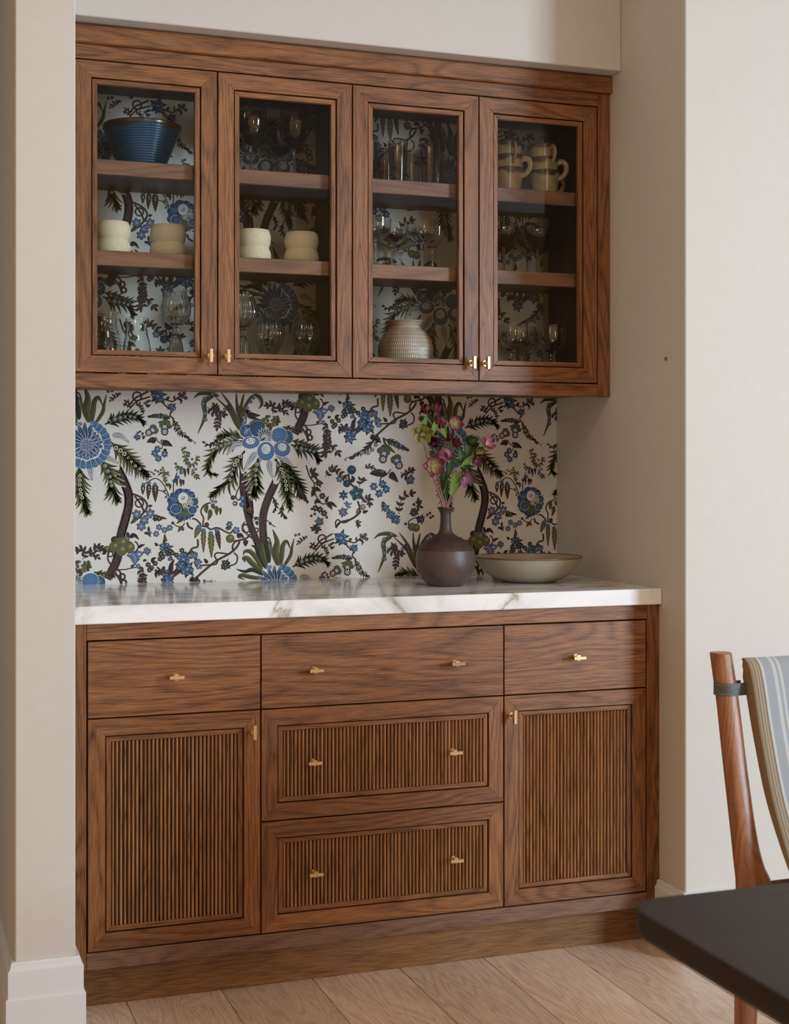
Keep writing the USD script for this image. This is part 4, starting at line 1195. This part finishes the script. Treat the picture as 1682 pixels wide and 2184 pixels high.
# scaled vase
pv = thing('scaled_vase', 'round vase with brown and white glazed scales in the third door', 'vase', (-0.546, -0.19, Z3))
po = SP([(0.050, 0.0), (0.058, 0.006), (0.069, 0.040), (0.0745, 0.080), (0.0725, 0.105), (0.060, 0.132), (0.0455, 0.146), (0.0425, 0.152), (0.0470, 0.160), (0.0560, 0.1665)], 14)
NS, RW = 84, 0.0115
arc = np.r_[0, np.cumsum(np.linalg.norm(np.diff(po, axis=0), axis=1))]; seg = 480; th = np.arange(seg) / seg * 2 * PI; V, Ct = [], []
for (r, z), s in zip(po, arc):
    row = s / RW; fr = (row % 1.0); ui = th / (2 * PI) * NS + 0.5 * (np.floor(row) % 2) + 0.30 * row; fu = np.abs(ui % 1.0 - 0.5) * 2
    bump = np.clip(1 - fu ** 2, 0, 1) ** 0.5 * (0.7 + 0.3 * (1 - fr)) * (0.6 + 0.4 * np.clip(fr * 7, 0, 1))
    rr = r - 0.0008 + 0.0017 * bump; V += [(a * math.cos(t), a * math.sin(t), z) for a, t in zip(rr, th)]
    nz = 0.5 + 0.5 * np.sin(th * 3 + z * 30) * np.sin(th * 7 - z * 55)
    white = np.clip(bump * 1.5 - 0.35, 0, 1)[:, None]; org = (0.5 * (1 - np.cos(th + 1.3))[:, None] * 1.5 + 0.30 * nz[:, None]).clip(0, 1)
    base = np.array([0.74, 0.67, 0.58]) * (1 - 0.75 * org) + np.array([0.34, 0.155, 0.055]) * 0.75 * org
    Ct.append(white * base + (1 - white) * np.array([0.13, 0.065, 0.032]))
Fv = [f for i in range(len(po) - 1) for k in range(seg) for f in ((i * seg + k, i * seg + (k + 1) % seg, (i + 1) * seg + (k + 1) % seg), (i * seg + k, (i + 1) * seg + (k + 1) % seg, (i + 1) * seg + k))]
obj('body', (np.array(V), np.array(Fv)), glaze, pv, smooth=True, tint=np.vstack(Ct))
obj('lining', lathe([(0, 0.0002), (0.0495, 0.0), (0.0505, 0.0008), (0.054, 0.010), (0.064, 0.040), (0.0695, 0.08), (0.0675, 0.104), (0.056, 0.129), (0.0415, 0.144), (0.0395, 0.152), (0.0445, 0.1612), (0.0535, 0.1672), (0.0560, 0.1668), (0.0535, 0.1645), (0.043, 0.16), (0.0385, 0.152), (0.0400, 0.1435), (0.05, 0.13), (0, 0.02)], 64), mat('vase_white_glaze', (0.55, 0.47, 0.39), 0.3), pv, smooth=60)

# stacked mugs
MUG = [(0, 0), (0.0300, 0), (0.0325, 0.002), (0.0345, 0.012), (0.0395, 0.045), (0.0432, 0.078), (0.0428, 0.0803)]
MUI = [(0.0412, 0.0802), (0.0402, 0.076), (0.0368, 0.045), (0.0318, 0.012), (0.026, 0.006), (0, 0.005)]


def mug(label, loc, rz):
    m = thing('stoneware_mug', label, 'mug', loc, rz, group='brown-rimmed stoneware mugs in two stacks')
    me = lathe(np.vstack([MUG[:2], SP(MUG[1:], 7), SP(MUI, 7)]), 72); v = np.array(me.vertices); a = np.arctan2(v[:, 1], v[:, 0])
    e = 0.0655 - 0.0035 * np.sin(a * 3 + 1) - 0.0020 * np.sin(a * 7)
    k = np.clip((v[:, 2] - e) / 0.0035, 0, 1)[:, None]; foot = (v[:, 2] < 0.006)[:, None] * 0.7
    col = np.array([0.50, 0.365, 0.19]) * (0.93 + 0.1 * np.sin(a * 5 + v[:, 2] * 90))[:, None]
    col = (1 - k) * col + k * np.array([0.105, 0.048, 0.014]); col = (1 - foot) * col + foot * np.array([0.09, 0.055, 0.025])
    obj('body', me, glaze, m, smooth=True, tint=col)
    P = smooth_profile([(0.0405, 0.068), (0.052, 0.0705), (0.0625, 0.062), (0.0640, 0.046), (0.055, 0.030), (0.0368, 0.021)], 6)
    hm = tube([(r, 0, z) for r, z in P], np.linspace(0.0042, 0.0034, len(P)), 12, flat=2.0)
    obj('handle', hm, mug_handle, m, smooth=60)
    return m


mug_handle = mat('mug_tan_glaze', (0.52, 0.39, 0.22), 0.2, specular_ior_level=0.55)
m0 = mug('lowest mug of the right stack, loop handle out to the right', (-0.121, -0.17, Z1), 0.15)
for (x, z, rz), lab in zip(((-0.124, 0.036, -0.55), (-0.128, 0.072, -1.45), (-0.234, 0, 2.4), (-0.233, 0.036, -0.75), (-0.236, 0.072, -1.62)),
                           ('middle mug of the right stack, handle turned to the front right', 'topmost mug of the right stack, handle facing the viewer', 'lowest mug of the left stack with no handle in view',
                            'middle mug of the left stack, handle turned to the front right', 'topmost mug of the left stack, handle facing the viewer')):
    dup(m0, (x, -0.17, Z1 + z), rz, lab)

# ------------------------------------------------------------------ on the worktop
ZC = 0.914
vs = thing('bottle_vase', 'round brown clay bottle vase with slim neck holding hellebores on the worktop', 'vase', (-0.4899, -0.3435, ZC))
bo = SP([(0.040, 0.0), (0.0455, 0.002), (0.064, 0.022), (0.0760, 0.046), (0.0788, 0.068), (0.0757, 0.0935)], 8)
obj('body', lathe(np.vstack([[(0, 0)], bo, [(0.074, 0.0935), (0.04, 0.0935)]]), 96), vase_clay, vs, smooth=50)
no = SP([(0.0752, 0.0936), (0.068, 0.104), (0.050, 0.1195), (0.030, 0.131), (0.0200, 0.139), (0.0160, 0.150), (0.0140, 0.170), (0.0142, 0.188), (0.0180, 0.1985), (0.0213, 0.2035), (0.0215, 0.2065)], 7)
ni = [(0.0190, 0.2065), (0.0175, 0.203), (0.0112, 0.188), (0.0112, 0.16), (0.014, 0.145), (0.06, 0.1), (0.06, 0.0936)]
tag(obj('neck', lathe(np.vstack([no, ni]), 96), vase_clay2, vs, smooth=50), 'darker unglazed shoulder and neck')
sb = thing('shallow_bowl', 'wide shallow grey-green bowl with brown rim beside the bottle vase', 'bowl', (-0.2242, -0.2865, ZC))
so = SP([(0.060, 0.0), (0.078, 0.003), (0.108, 0.018), (0.1325, 0.042), (0.1455, 0.066)], 8)
si = SP([(0.1425, 0.0685), (0.128, 0.045), (0.103, 0.022), (0.07, 0.009), (0, 0.007)], 8)
wob = lambda th, r, z: r * (1 + 0.006 * np.sin(2 * th + 1) + 0.004 * np.sin(3 * th))
obj('body', lathe(np.vstack([[(0, 0)], so, si]), 96, wob), bowl_glaze, sb, smooth=60)
obj('rim', lathe([(0.1449, 0.0648), (0.1462, 0.0662), (0.1463, 0.0685), (0.1440, 0.0700), (0.1418, 0.0685), (0.1425, 0.0668)], 96, wob), bowl_rim, sb, smooth=60)


# hellebores
def frame3(d, spin=0.0):
    d = np.array(d, float); d /= np.linalg.norm(d); u = np.cross([0, 0, 1.0], d)
    u = u / np.linalg.norm(u) if np.linalg.norm(u) > 1e-3 else np.array([1.0, 0, 0]); w = np.cross(d, u)
    return np.column_stack([math.cos(spin) * u + math.sin(spin) * w, -math.sin(spin) * u + math.cos(spin) * w, d])


def blade(L, Wd, cup, curl, base, edge, mid, n=9, k=5, tip=0.75, serr=0.0):
    """Petal or leaf along +x, cupping towards +z."""
    V, C, F = [], [], []
    for i in range(n):
        t = i / (n - 1); w = Wd * max(math.sin(PI * (0.06 + 0.94 * t) ** tip) ** 0.8, 0.02 if i else 0.1)
        if serr and i % 2: w *= 1 - serr
        for j in range(k):
            s = j / (k - 1) * 2 - 1
            V.append((L * t * math.cos(curl * t), w * s, L * t * math.sin(curl * t) + cup * Wd * s * s - (0.06 * Wd if j == k // 2 else 0)))
            e = abs(s) ** 1.5; c = np.array(base) * (1 - t) ** 2.2 + (1 - (1 - t) ** 2.2) * (np.array(mid) * (1 - e) + np.array(edge) * e); C.append(c)
    for i in range(n - 1):
        for j in range(k - 1):
            a = i * k + j; F += [(a, a + k, a + k + 1), (a, a + k + 1, a + 1)]
    return np.array(V), np.array(F), np.array(C)


def bloom(parent, p, d, R, cols, openness=0.45, spin=0.0, n=5, wid=0.46):
    R *= 1.12
    A = frame3(d, spin); V, F, C, k = [], [], [], 0
    for i in range(n):
        a = i / n * 2 * PI; v, f, c = blade(R, R * wid, 0.35, openness + 0.15 * math.sin(i * 2.1), *cols)
        rot = np.array([[math.cos(a), -math.sin(a), 0], [math.sin(a), math.cos(a), 0], [0, 0, 1]])
        v = v @ rot.T + np.array([0, 0, 0.0006 * i]); V.append(v @ A.T + np.array(p)); F.append(f + k); C.append(c * (0.85 + 0.3 * rng.rand())); k += len(v)
    fl = obj('flower', (np.vstack(V), np.vstack(F)), petal_mat, parent, smooth=True, tint=np.vstack(C))
    st = [trimesh.creation.icosphere(1, R * 0.09)]
    for i in range(14):
        a = i * 2.4; q = R * 0.22 * math.sqrt((i + 1) / 14); s = trimesh.creation.icosphere(1, R * 0.035); s.apply_translation((q * math.cos(a), q * math.sin(a), R * 0.22)); st.append(s)
    m = join(*st); m.vertices = m.vertices @ A.T + np.array(p)
    obj('stamens', m, stamen_mat, fl)


stamen_mat = mat('stamen_yellow', (0.55, 0.47, 0.16), 0.6)
stem_red = noisy('stem_red', (0.15, 0.050, 0.036), (0.21, 0.095, 0.058), 60, rough=0.45)
PINK = ((0.40, 0.36, 0.13), (0.15, 0.014, 0.052), (0.23, 0.038, 0.085)); PALE = ((0.60, 0.58, 0.30), (0.28, 0.03, 0.10), (0.42, 0.13, 0.21)); MAR = ((0.10, 0.03, 0.03), (0.075, 0.010, 0.020), (0.11, 0.018, 0.028))
GRN = ((0.10, 0.04, 0.02), (0.30, 0.33, 0.06), (0.22, 0.23, 0.045)); MAUVE = ((0.30, 0.22, 0.16), (0.20, 0.055, 0.11), (0.26, 0.11, 0.16))
LG, DG = ((0.19, 0.27, 0.07), (0.13, 0.23, 0.04), (0.16, 0.28, 0.06)), ((0.05, 0.075, 0.02), (0.035, 0.07, 0.015), (0.05, 0.10, 0.02))


def leaf3(parent, p0, p1, w, cols, up=(0, -1, 0.2), curl=0.15):
    p0, p1 = np.array(p0), np.array(p1); d = p1 - p0; L = np.linalg.norm(d); x = d / L; z = np.array(up, float); z -= x * z.dot(x); z /= np.linalg.norm(z); y = np.cross(z, x)
    v, f, c = blade(L, w, 0.25, curl, *cols, n=11, k=5, tip=0.85, serr=0.12)
    obj('leaf', (v @ np.column_stack([x, y, z]).T + p0, f), petal_mat, parent, smooth=True, tint=c)


def bud(parent, p, d, R, cols):
    bloom(parent, p, d, R, cols, openness=1.15, spin=rng.rand(), wid=0.55)


MO = np.array([-0.4899, -0.3435, 1.118])


def spray(label, top, base_dx, bend=0.02, r=0.0022):
    s = thing('hellebore_stem', label, 'flower stem', group='hellebores in the bottle vase')
    b = np.array([MO[0] + base_dx * 0.3, MO[1] + 0.001 * base_dx, 1.03]); mo = MO + np.array([base_dx * 0.8, base_dx * 0.25, 0.002]); t = np.array(top, float)
    c = smooth_profile([b, mo, mo * 0.5 + t * 0.5 + np.array([bend, 0, 0]), t], 7)
    obj('stem', tube(c, np.linspace(r * 1.15, r * 0.75, len(c)), 10), stem_red, s, smooth=60)
    return s


Y = -0.3435
s = spray('hellebore with a green open flower at the far left of the bouquet', (-0.556, Y - 0.01, 1.293), -0.008, -0.004)
bloom(s, (-0.5623, Y - 0.016, 1.3104), (-0.15, -1, 0.05), 0.027, GRN, 0.25, 0.3, wid=0.55)
leaf3(s, (-0.555, Y - 0.008, 1.325), (-0.549, Y - 0.012, 1.366), 0.007, LG)
s = spray('hellebore with clustered crimson buds at the top of the bouquet', (-0.520, Y + 0.005, 1.368), -0.003, -0.012)
bud(s, (-0.5427, Y, 1.366), (-0.3, -0.4, 1), 0.020, MAR); bud(s, (-0.519, Y, 1.372), (0.2, -0.5, 0.8), 0.017, PINK); bud(s, (-0.5203, Y - 0.012, 1.3624), (0.1, -1, 0.2), 0.012, PINK); bud(s, (-0.512, Y - 0.004, 1.357), (0.25, -0.6, -0.9), 0.023, PINK)
leaf3(s, (-0.519, Y - 0.012, 1.3479), (-0.5414, Y - 0.025, 1.3044), 0.0085, LG); leaf3(s, (-0.527, Y, 1.352), (-0.549, Y - 0.006, 1.3683), 0.006, DG); leaf3(s, (-0.527, Y, 1.375), (-0.532, Y - 0.008, 1.392), 0.004, LG)
s = spray('hellebore with an open crimson flower at upper centre of the bouquet', (-0.474, Y - 0.004, 1.330), 0.003, -0.012)
bloom(s, (-0.4727, Y - 0.012, 1.3383), (0.15, -1, 0.25), 0.024, PINK, 0.5, 0.9)
bud(s, (-0.485, Y, 1.315), (-0.2, -0.5, -0.8), 0.016, MAR); bud(s, (-0.4754, Y - 0.006, 1.2864), (0.9, -0.5, 0.3), 0.018, MAR)
leaf3(s, (-0.5019, Y - 0.006, 1.345), (-0.5005, Y - 0.02, 1.295), 0.0080, LG); leaf3(s, (-0.478, Y, 1.25), (-0.455, Y - 0.01, 1.235), 0.008, DG); leaf3(s, (-0.480, Y, 1.29), (-0.492, Y - 0.006, 1.335), 0.006, DG); leaf3(s, (-0.482, Y + 0.004, 1.20), (-0.470, Y, 1.255), 0.007, DG)
s = spray('hellebore with a pale pink open flower at the far right of the bouquet', (-0.410, Y - 0.004, 1.272), 0.010, 0.006)
bloom(s, (-0.3884, Y - 0.012, 1.2869), (0.75, -0.75, 0.35), 0.028, PALE, 0.75, 0.4)
bloom(s, (-0.4059, Y - 0.004, 1.2557), (0.3, -0.6, -0.7), 0.024, MAR, 0.7, 0.2); bud(s, (-0.420, Y + 0.01, 1.282), (0.4, -0.3, 0.7), 0.024, DG); bloom(s, (-0.398, Y, 1.272), (0.3, -0.8, -0.4), 0.018, GRN, 0.6, 0.1)
leaf3(s, (-0.4454, Y - 0.004, 1.226), (-0.4133, Y - 0.012, 1.2597), 0.0085, LG); leaf3(s, (-0.448, Y, 1.222), (-0.418, Y - 0.02, 1.228), 0.007, DG); leaf3(s, (-0.43, Y, 1.26), (-0.418, Y + 0.01, 1.31), 0.010, DG); leaf3(s, (-0.432, Y + 0.006, 1.25), (-0.392, Y + 0.01, 1.29), 0.010, DG); leaf3(s, (-0.44, Y, 1.235), (-0.452, Y + 0.008, 1.28), 0.009, DG)
s = spray('hellebore with a wide purple flower low on the left of the bouquet', (-0.530, Y - 0.006, 1.212), -0.012, 0.0, 0.0024)
bloom(s, (-0.5309, Y - 0.014, 1.2283), (-0.1, -1, 0.0), 0.029, PINK, 0.35, 0.6)
s = spray('hellebore with a nodding red bell at the middle of the bouquet', (-0.512, Y, 1.276), -0.005, -0.010)
bloom(s, (-0.5003, Y - 0.006, 1.274), (0.15, -0.45, -0.9), 0.027, PALE, 1.05, 0.2, wid=0.42); bud(s, (-0.5203, Y, 1.284), (-0.4, -0.6, 0.4), 0.021, MAR)
leaf3(s, (-0.5063, Y, 1.20), (-0.512, Y - 0.012, 1.245), 0.006, LG); leaf3(s, (-0.499, Y, 1.165), (-0.492, Y - 0.01, 1.225), 0.006, DG)
s = spray('hellebore with a drooping mauve flower low on the right of the bouquet', (-0.450, Y - 0.003, 1.216), 0.006, 0.0, 0.0025)
bloom(s, (-0.4434, Y - 0.008, 1.2042), (0.35, -0.7, -0.55), 0.027, MAUVE, 0.7, 1.0)
leaf3(s, (-0.4774, Y - 0.012, 1.150), (-0.4750, Y - 0.025, 1.224), 0.0095, LG); leaf3(s, (-0.468, Y - 0.01, 1.16), (-0.458, Y - 0.02, 1.215), 0.006, LG); leaf3(s, (-0.489, Y, 1.135), (-0.494, Y - 0.012, 1.205), 0.006, DG)

# ------------------------------------------------------------------ table and chair
TX, TY, TZ = -1.125, -2.470, 0.75
tb = thing('dining_table', 'dark brown dining table, rounded corner at the lower right of the picture', 'table')
from shapely.geometry import box as sbox
pl = sbox(TX + 0.05, TY - 0.87, TX + 1.28, TY - 0.05).buffer(0.05, quad_segs=10)
co = np.array(pl.exterior.coords)[:-1]; ce = co.mean(0)
def loop(grow, z):
    q = np.array(sbox(TX + 0.05, TY - 0.87, TX + 1.28, TY - 0.05).buffer(0.05 + grow, quad_segs=10).exterior.coords)[:-1]; return [(x, y, z) for x, y in q]
pts = []
for g_, z in ((-0.004, TZ), (-0.001, TZ - 0.001), (0, TZ - 0.004), (0, TZ - 0.022), (-0.004, TZ - 0.029), (-0.016, TZ - 0.036)): pts += loop(g_, z)
obj('table_top', hull(pts), table_wood, tb, smooth=30)
for x in (TX + 0.16, TX + 1.17):
    for y in (TY - 0.16, TY - 0.76): obj('leg', hull([(x + a, y + b_, z) for z, r in ((0.0, 0.02), (TZ - 0.0365, 0.032)) for a in (-r, r) for b_ in (-r, r)]), table_wood, tb)
obj('apron', join(cbox((TX + 0.19, TY - 0.175, 0.66), (TX + 1.14, TY - 0.155, 0.7135)), cbox((TX + 0.19, TY - 0.765, 0.66), (TX + 1.14, TY - 0.745, 0.7135)), cbox((TX + 0.15, TY - 0.73, 0.66), (TX + 0.17, TY - 0.19, 0.7135)), cbox((TX + 1.16, TY - 0.73, 0.66), (TX + 1.18, TY - 0.19, 0.7135))), table_wood, tb)

ch = thing('dining_chair', 'teak dining chair with leather-strapped striped canvas back behind the table', 'chair')


def post(sgn, x0):
    """Back post: raked above the seat, thickening into the seat rail, straight below."""
    S = [(0.0, -1.612, 0.018, 0.018, 0), (0.30, -1.622, 0.020, 0.021, 0), (0.42, -1.626, 0.0290, 0.024, 0.010), (0.452, -1.6265, 0.0355, 0.024, 0.0145), (0.476, -1.625, 0.0325, 0.0235, 0.0115), (0.50, -1.619, 0.0275, 0.022, 0.0065), (0.54, -1.609, 0.0240, 0.0205, 0.003), (0.60, -1.594, 0.0222, 0.0195, 0.001), (0.70, -1.568, 0.0212, 0.019, 0), (0.80, -1.542, 0.0204, 0.019, 0), (0.8735, -1.5185, 0.0200, 0.019, 0), (0.8755, -1.5180, 0.0188, 0.0178, 0)]
    S = np.array(S); zs = np.concatenate([np.linspace(a, b, 5)[:-1] for a, b in zip(S[:-1, 0], S[1:, 0])] + [[S[-1, 0]]])
    from scipy.interpolate import PchipInterpolator
    I = [PchipInterpolator(S[:, 0], S[:, k])(zs) for k in range(1, 5)]; n = 28; V, F = [], []
    for z, y, a, b_, off in zip(zs, *I):
        x = x0 + sgn * off - (0.012 if sgn > 0 else -0.012) * np.clip((0.8755 - z) / 0.42, 0, 1)
        for k in range(n):
            t = k / n * 2 * PI; V.append((x + a * np.sign(math.cos(t)) * abs(math.cos(t)) ** 0.85, y + b_ * np.sign(math.sin(t)) * abs(math.sin(t)) ** 0.85, z))
    for i in range(len(zs) - 1):
        for k in range(n):
            a, b_ = i * n + k, i * n + (k + 1) % n; F += [(a, b_, b_ + n), (a, b_ + n, a + n)]
    V += [V[0], V[-n]]; V[-2] = tuple(np.mean(V[:n], 0)); V[-1] = tuple(np.mean(V[(len(zs) - 1) * n:len(zs) * n], 0))
    for k in range(n): F += [(len(V) - 2, (k + 1) % n, k), (len(V) - 1, (len(zs) - 1) * n + k, (len(zs) - 1) * n + (k + 1) % n)]
    return trimesh.Trimesh(np.array(V), np.array(F), process=False)


CX0, CX1 = -0.397, 0.125
for sg, x in ((1, CX0), (-1, CX1)): obj('back_post', post(sg, x), teak, ch, smooth=50)
rail = obj('back_rail', tube([(CX0 + 0.005, -1.626, 0.452), (CX1 - 0.005, -1.626, 0.452)], 0.0155, 24), teak, ch, smooth=60)
hx = np.linspace(CX0 + 0.030, CX1 - 0.030, 1500); a = (hx - hx[0]) / 0.0042 * 2 * PI
obj('cord_winding', tube(np.column_stack([hx, -1.626 + 0.0172 * np.cos(a), 0.452 + 0.0172 * np.sin(a)]), 0.0019, 6), cord, ch, smooth=60)
for x in (CX0 - 0.010, CX1 + 0.010):
    obj('side_rail', cbox((x - 0.014, -2.09, 0.415), (x + 0.014, -1.64, 0.455), 0.006), teak, ch)
    obj('front_leg', hull([(x + r * math.cos(t), -2.09 + r * math.sin(t), z) for z, r in ((0, 0.015), (0.40, 0.021), (0.456, 0.020)) for t in np.arange(20) / 20 * 2 * PI]), teak, ch, smooth=40)
obj('front_rail', cbox((CX0 + 0.008, -2.104, 0.405), (CX1 - 0.008, -2.076, 0.445), 0.006), teak, ch)
obj('seat', cbox((CX0 + 0.012, -2.07, 0.432), (CX1 - 0.012, -1.655, 0.462), 0.008), stripes, ch)
# strapped canvas back: a padded slab hung between the posts, bowed forward
BX0, BX1 = -0.366, 0.094
PC = smooth_profile([(-1.541, 0.8655), (-1.549, 0.8662), (-1.566, 0.852), (-1.580, 0.815), (-1.600, 0.740), (-1.637, 0.630), (-1.680, 0.545), (-1.720, 0.480)], 5)
TT = np.gradient(PC, axis=0); TT /= np.linalg.norm(TT, axis=1)[:, None]; NN = np.column_stack([-TT[:, 1], TT[:, 0]]); NN *= np.sign(NN[-5, 0]) * 1.0
thick = np.interp(np.linspace(0, 1, len(PC)), [0, 0.15, 0.35, 0.7, 1], [0.004, 0.016, 0.030, 0.022, 0.008])
inn = PC + NN * thick[:, None]
xs = np.linspace(BX0, BX1, 25); V, F = [], []
n = len(PC)
for x in xs: V += [(x, y, z) for y, z in PC]
for i in range(len(xs) - 1):
    for k in range(n - 1): a_ = i * n + k; F += [(a_, a_ + n, a_ + n + 1), (a_, a_ + n + 1, a_ + 1)]
mb = trimesh.Trimesh(np.array(V), np.array(F), process=False)
bk = obj('back_canvas', mb, stripes, ch, smooth=60)
V2, F2 = [], []
for x in (BX0, BX1):
    o_ = len(V2); V2 += [(x, y, z) for y, z in PC] + [(x, y, z) for y, z in inn]; F2 += [f for k in range(n - 1) for f in ((o_ + k, o_ + k + 1, o_ + n + k + 1), (o_ + k, o_ + n + k + 1, o_ + n + k))]
o_ = 0
for k in range(n - 1):
    a_, b_, c_, d_ = n + k, n + k + 1, 3 * n + k + 1, 3 * n + k; F2 += [(a_, b_, c_), (a_, c_, d_)]
tag(obj('back_lining', (np.array(V2), np.array(F2)), canvas, ch), 'plain tan canvas edge and lining of the back')
# leather straps with stitching
for sg, px_, bx_ in ((1, CX0 - 0.001, BX0), (-1, CX1 + 0.001, BX1)):
    zc = 0.811; yc = -1.540; R1 = 0.0235
    t = np.linspace(PI * 0.5, PI * 1.5, 18) if sg > 0 else np.linspace(PI * 0.5, -PI * 0.5, 18)
    path = [(bx_ + sg * 0.006, yc + 0.012)] + [(px_ + R1 * math.cos(q), yc + (R1 - 0.002) * math.sin(q)) for q in t] + [(bx_ + sg * 0.006, yc - 0.016)]
    path = np.array(path); T_ = np.gradient(path, axis=0); T_ /= np.linalg.norm(T_, axis=1)[:, None]; N_ = np.column_stack([-T_[:, 1], T_[:, 0]]); V, F = [], []
    for p_, n_ in zip(path, N_):
        for off, z in ((0.0012, -0.0115), (0.0012, 0.0115), (-0.0012, 0.0115), (-0.0012, -0.0115)): V.append((*(p_ + n_ * off), zc + z + 0.0))
    for i in range(len(path) - 1):
        for k in range(4): a_, b_ = i * 4 + k, i * 4 + (k + 1) % 4; F += [(a_, b_, b_ + 4), (a_, b_ + 4, a_ + 4)]
    F += [(0, 1, 2), (0, 2, 3), (len(V) - 4, len(V) - 3, len(V) - 2), (len(V) - 4, len(V) - 2, len(V) - 1)]
    lm = trimesh.Trimesh(np.array(V), np.array(F), process=False); lm.fix_normals()
    lp = obj('leather_strap', lm, leather, ch, smooth=40)
    sts = []
    for p_, n_, t_ in zip(path[2:-2:1], N_[2:-2:1], T_[2:-2:1]):
        for z in (-0.0085, 0.0085):
            for so_ in (0.00125, -0.00125):
                c_ = cbox((-0.0011, -0.0003, -0.0004), (0.0011, 0.0003, 0.0004), 0.0001); M = np.eye(4); M[:2, 0] = t_; M[:2, 1] = n_; M[:3, 3] = (*(p_ + n_ * so_), zc + z); c_.apply_transform(M); sts.append(c_)
    obj('stitching', join(*sts), thread, lp)
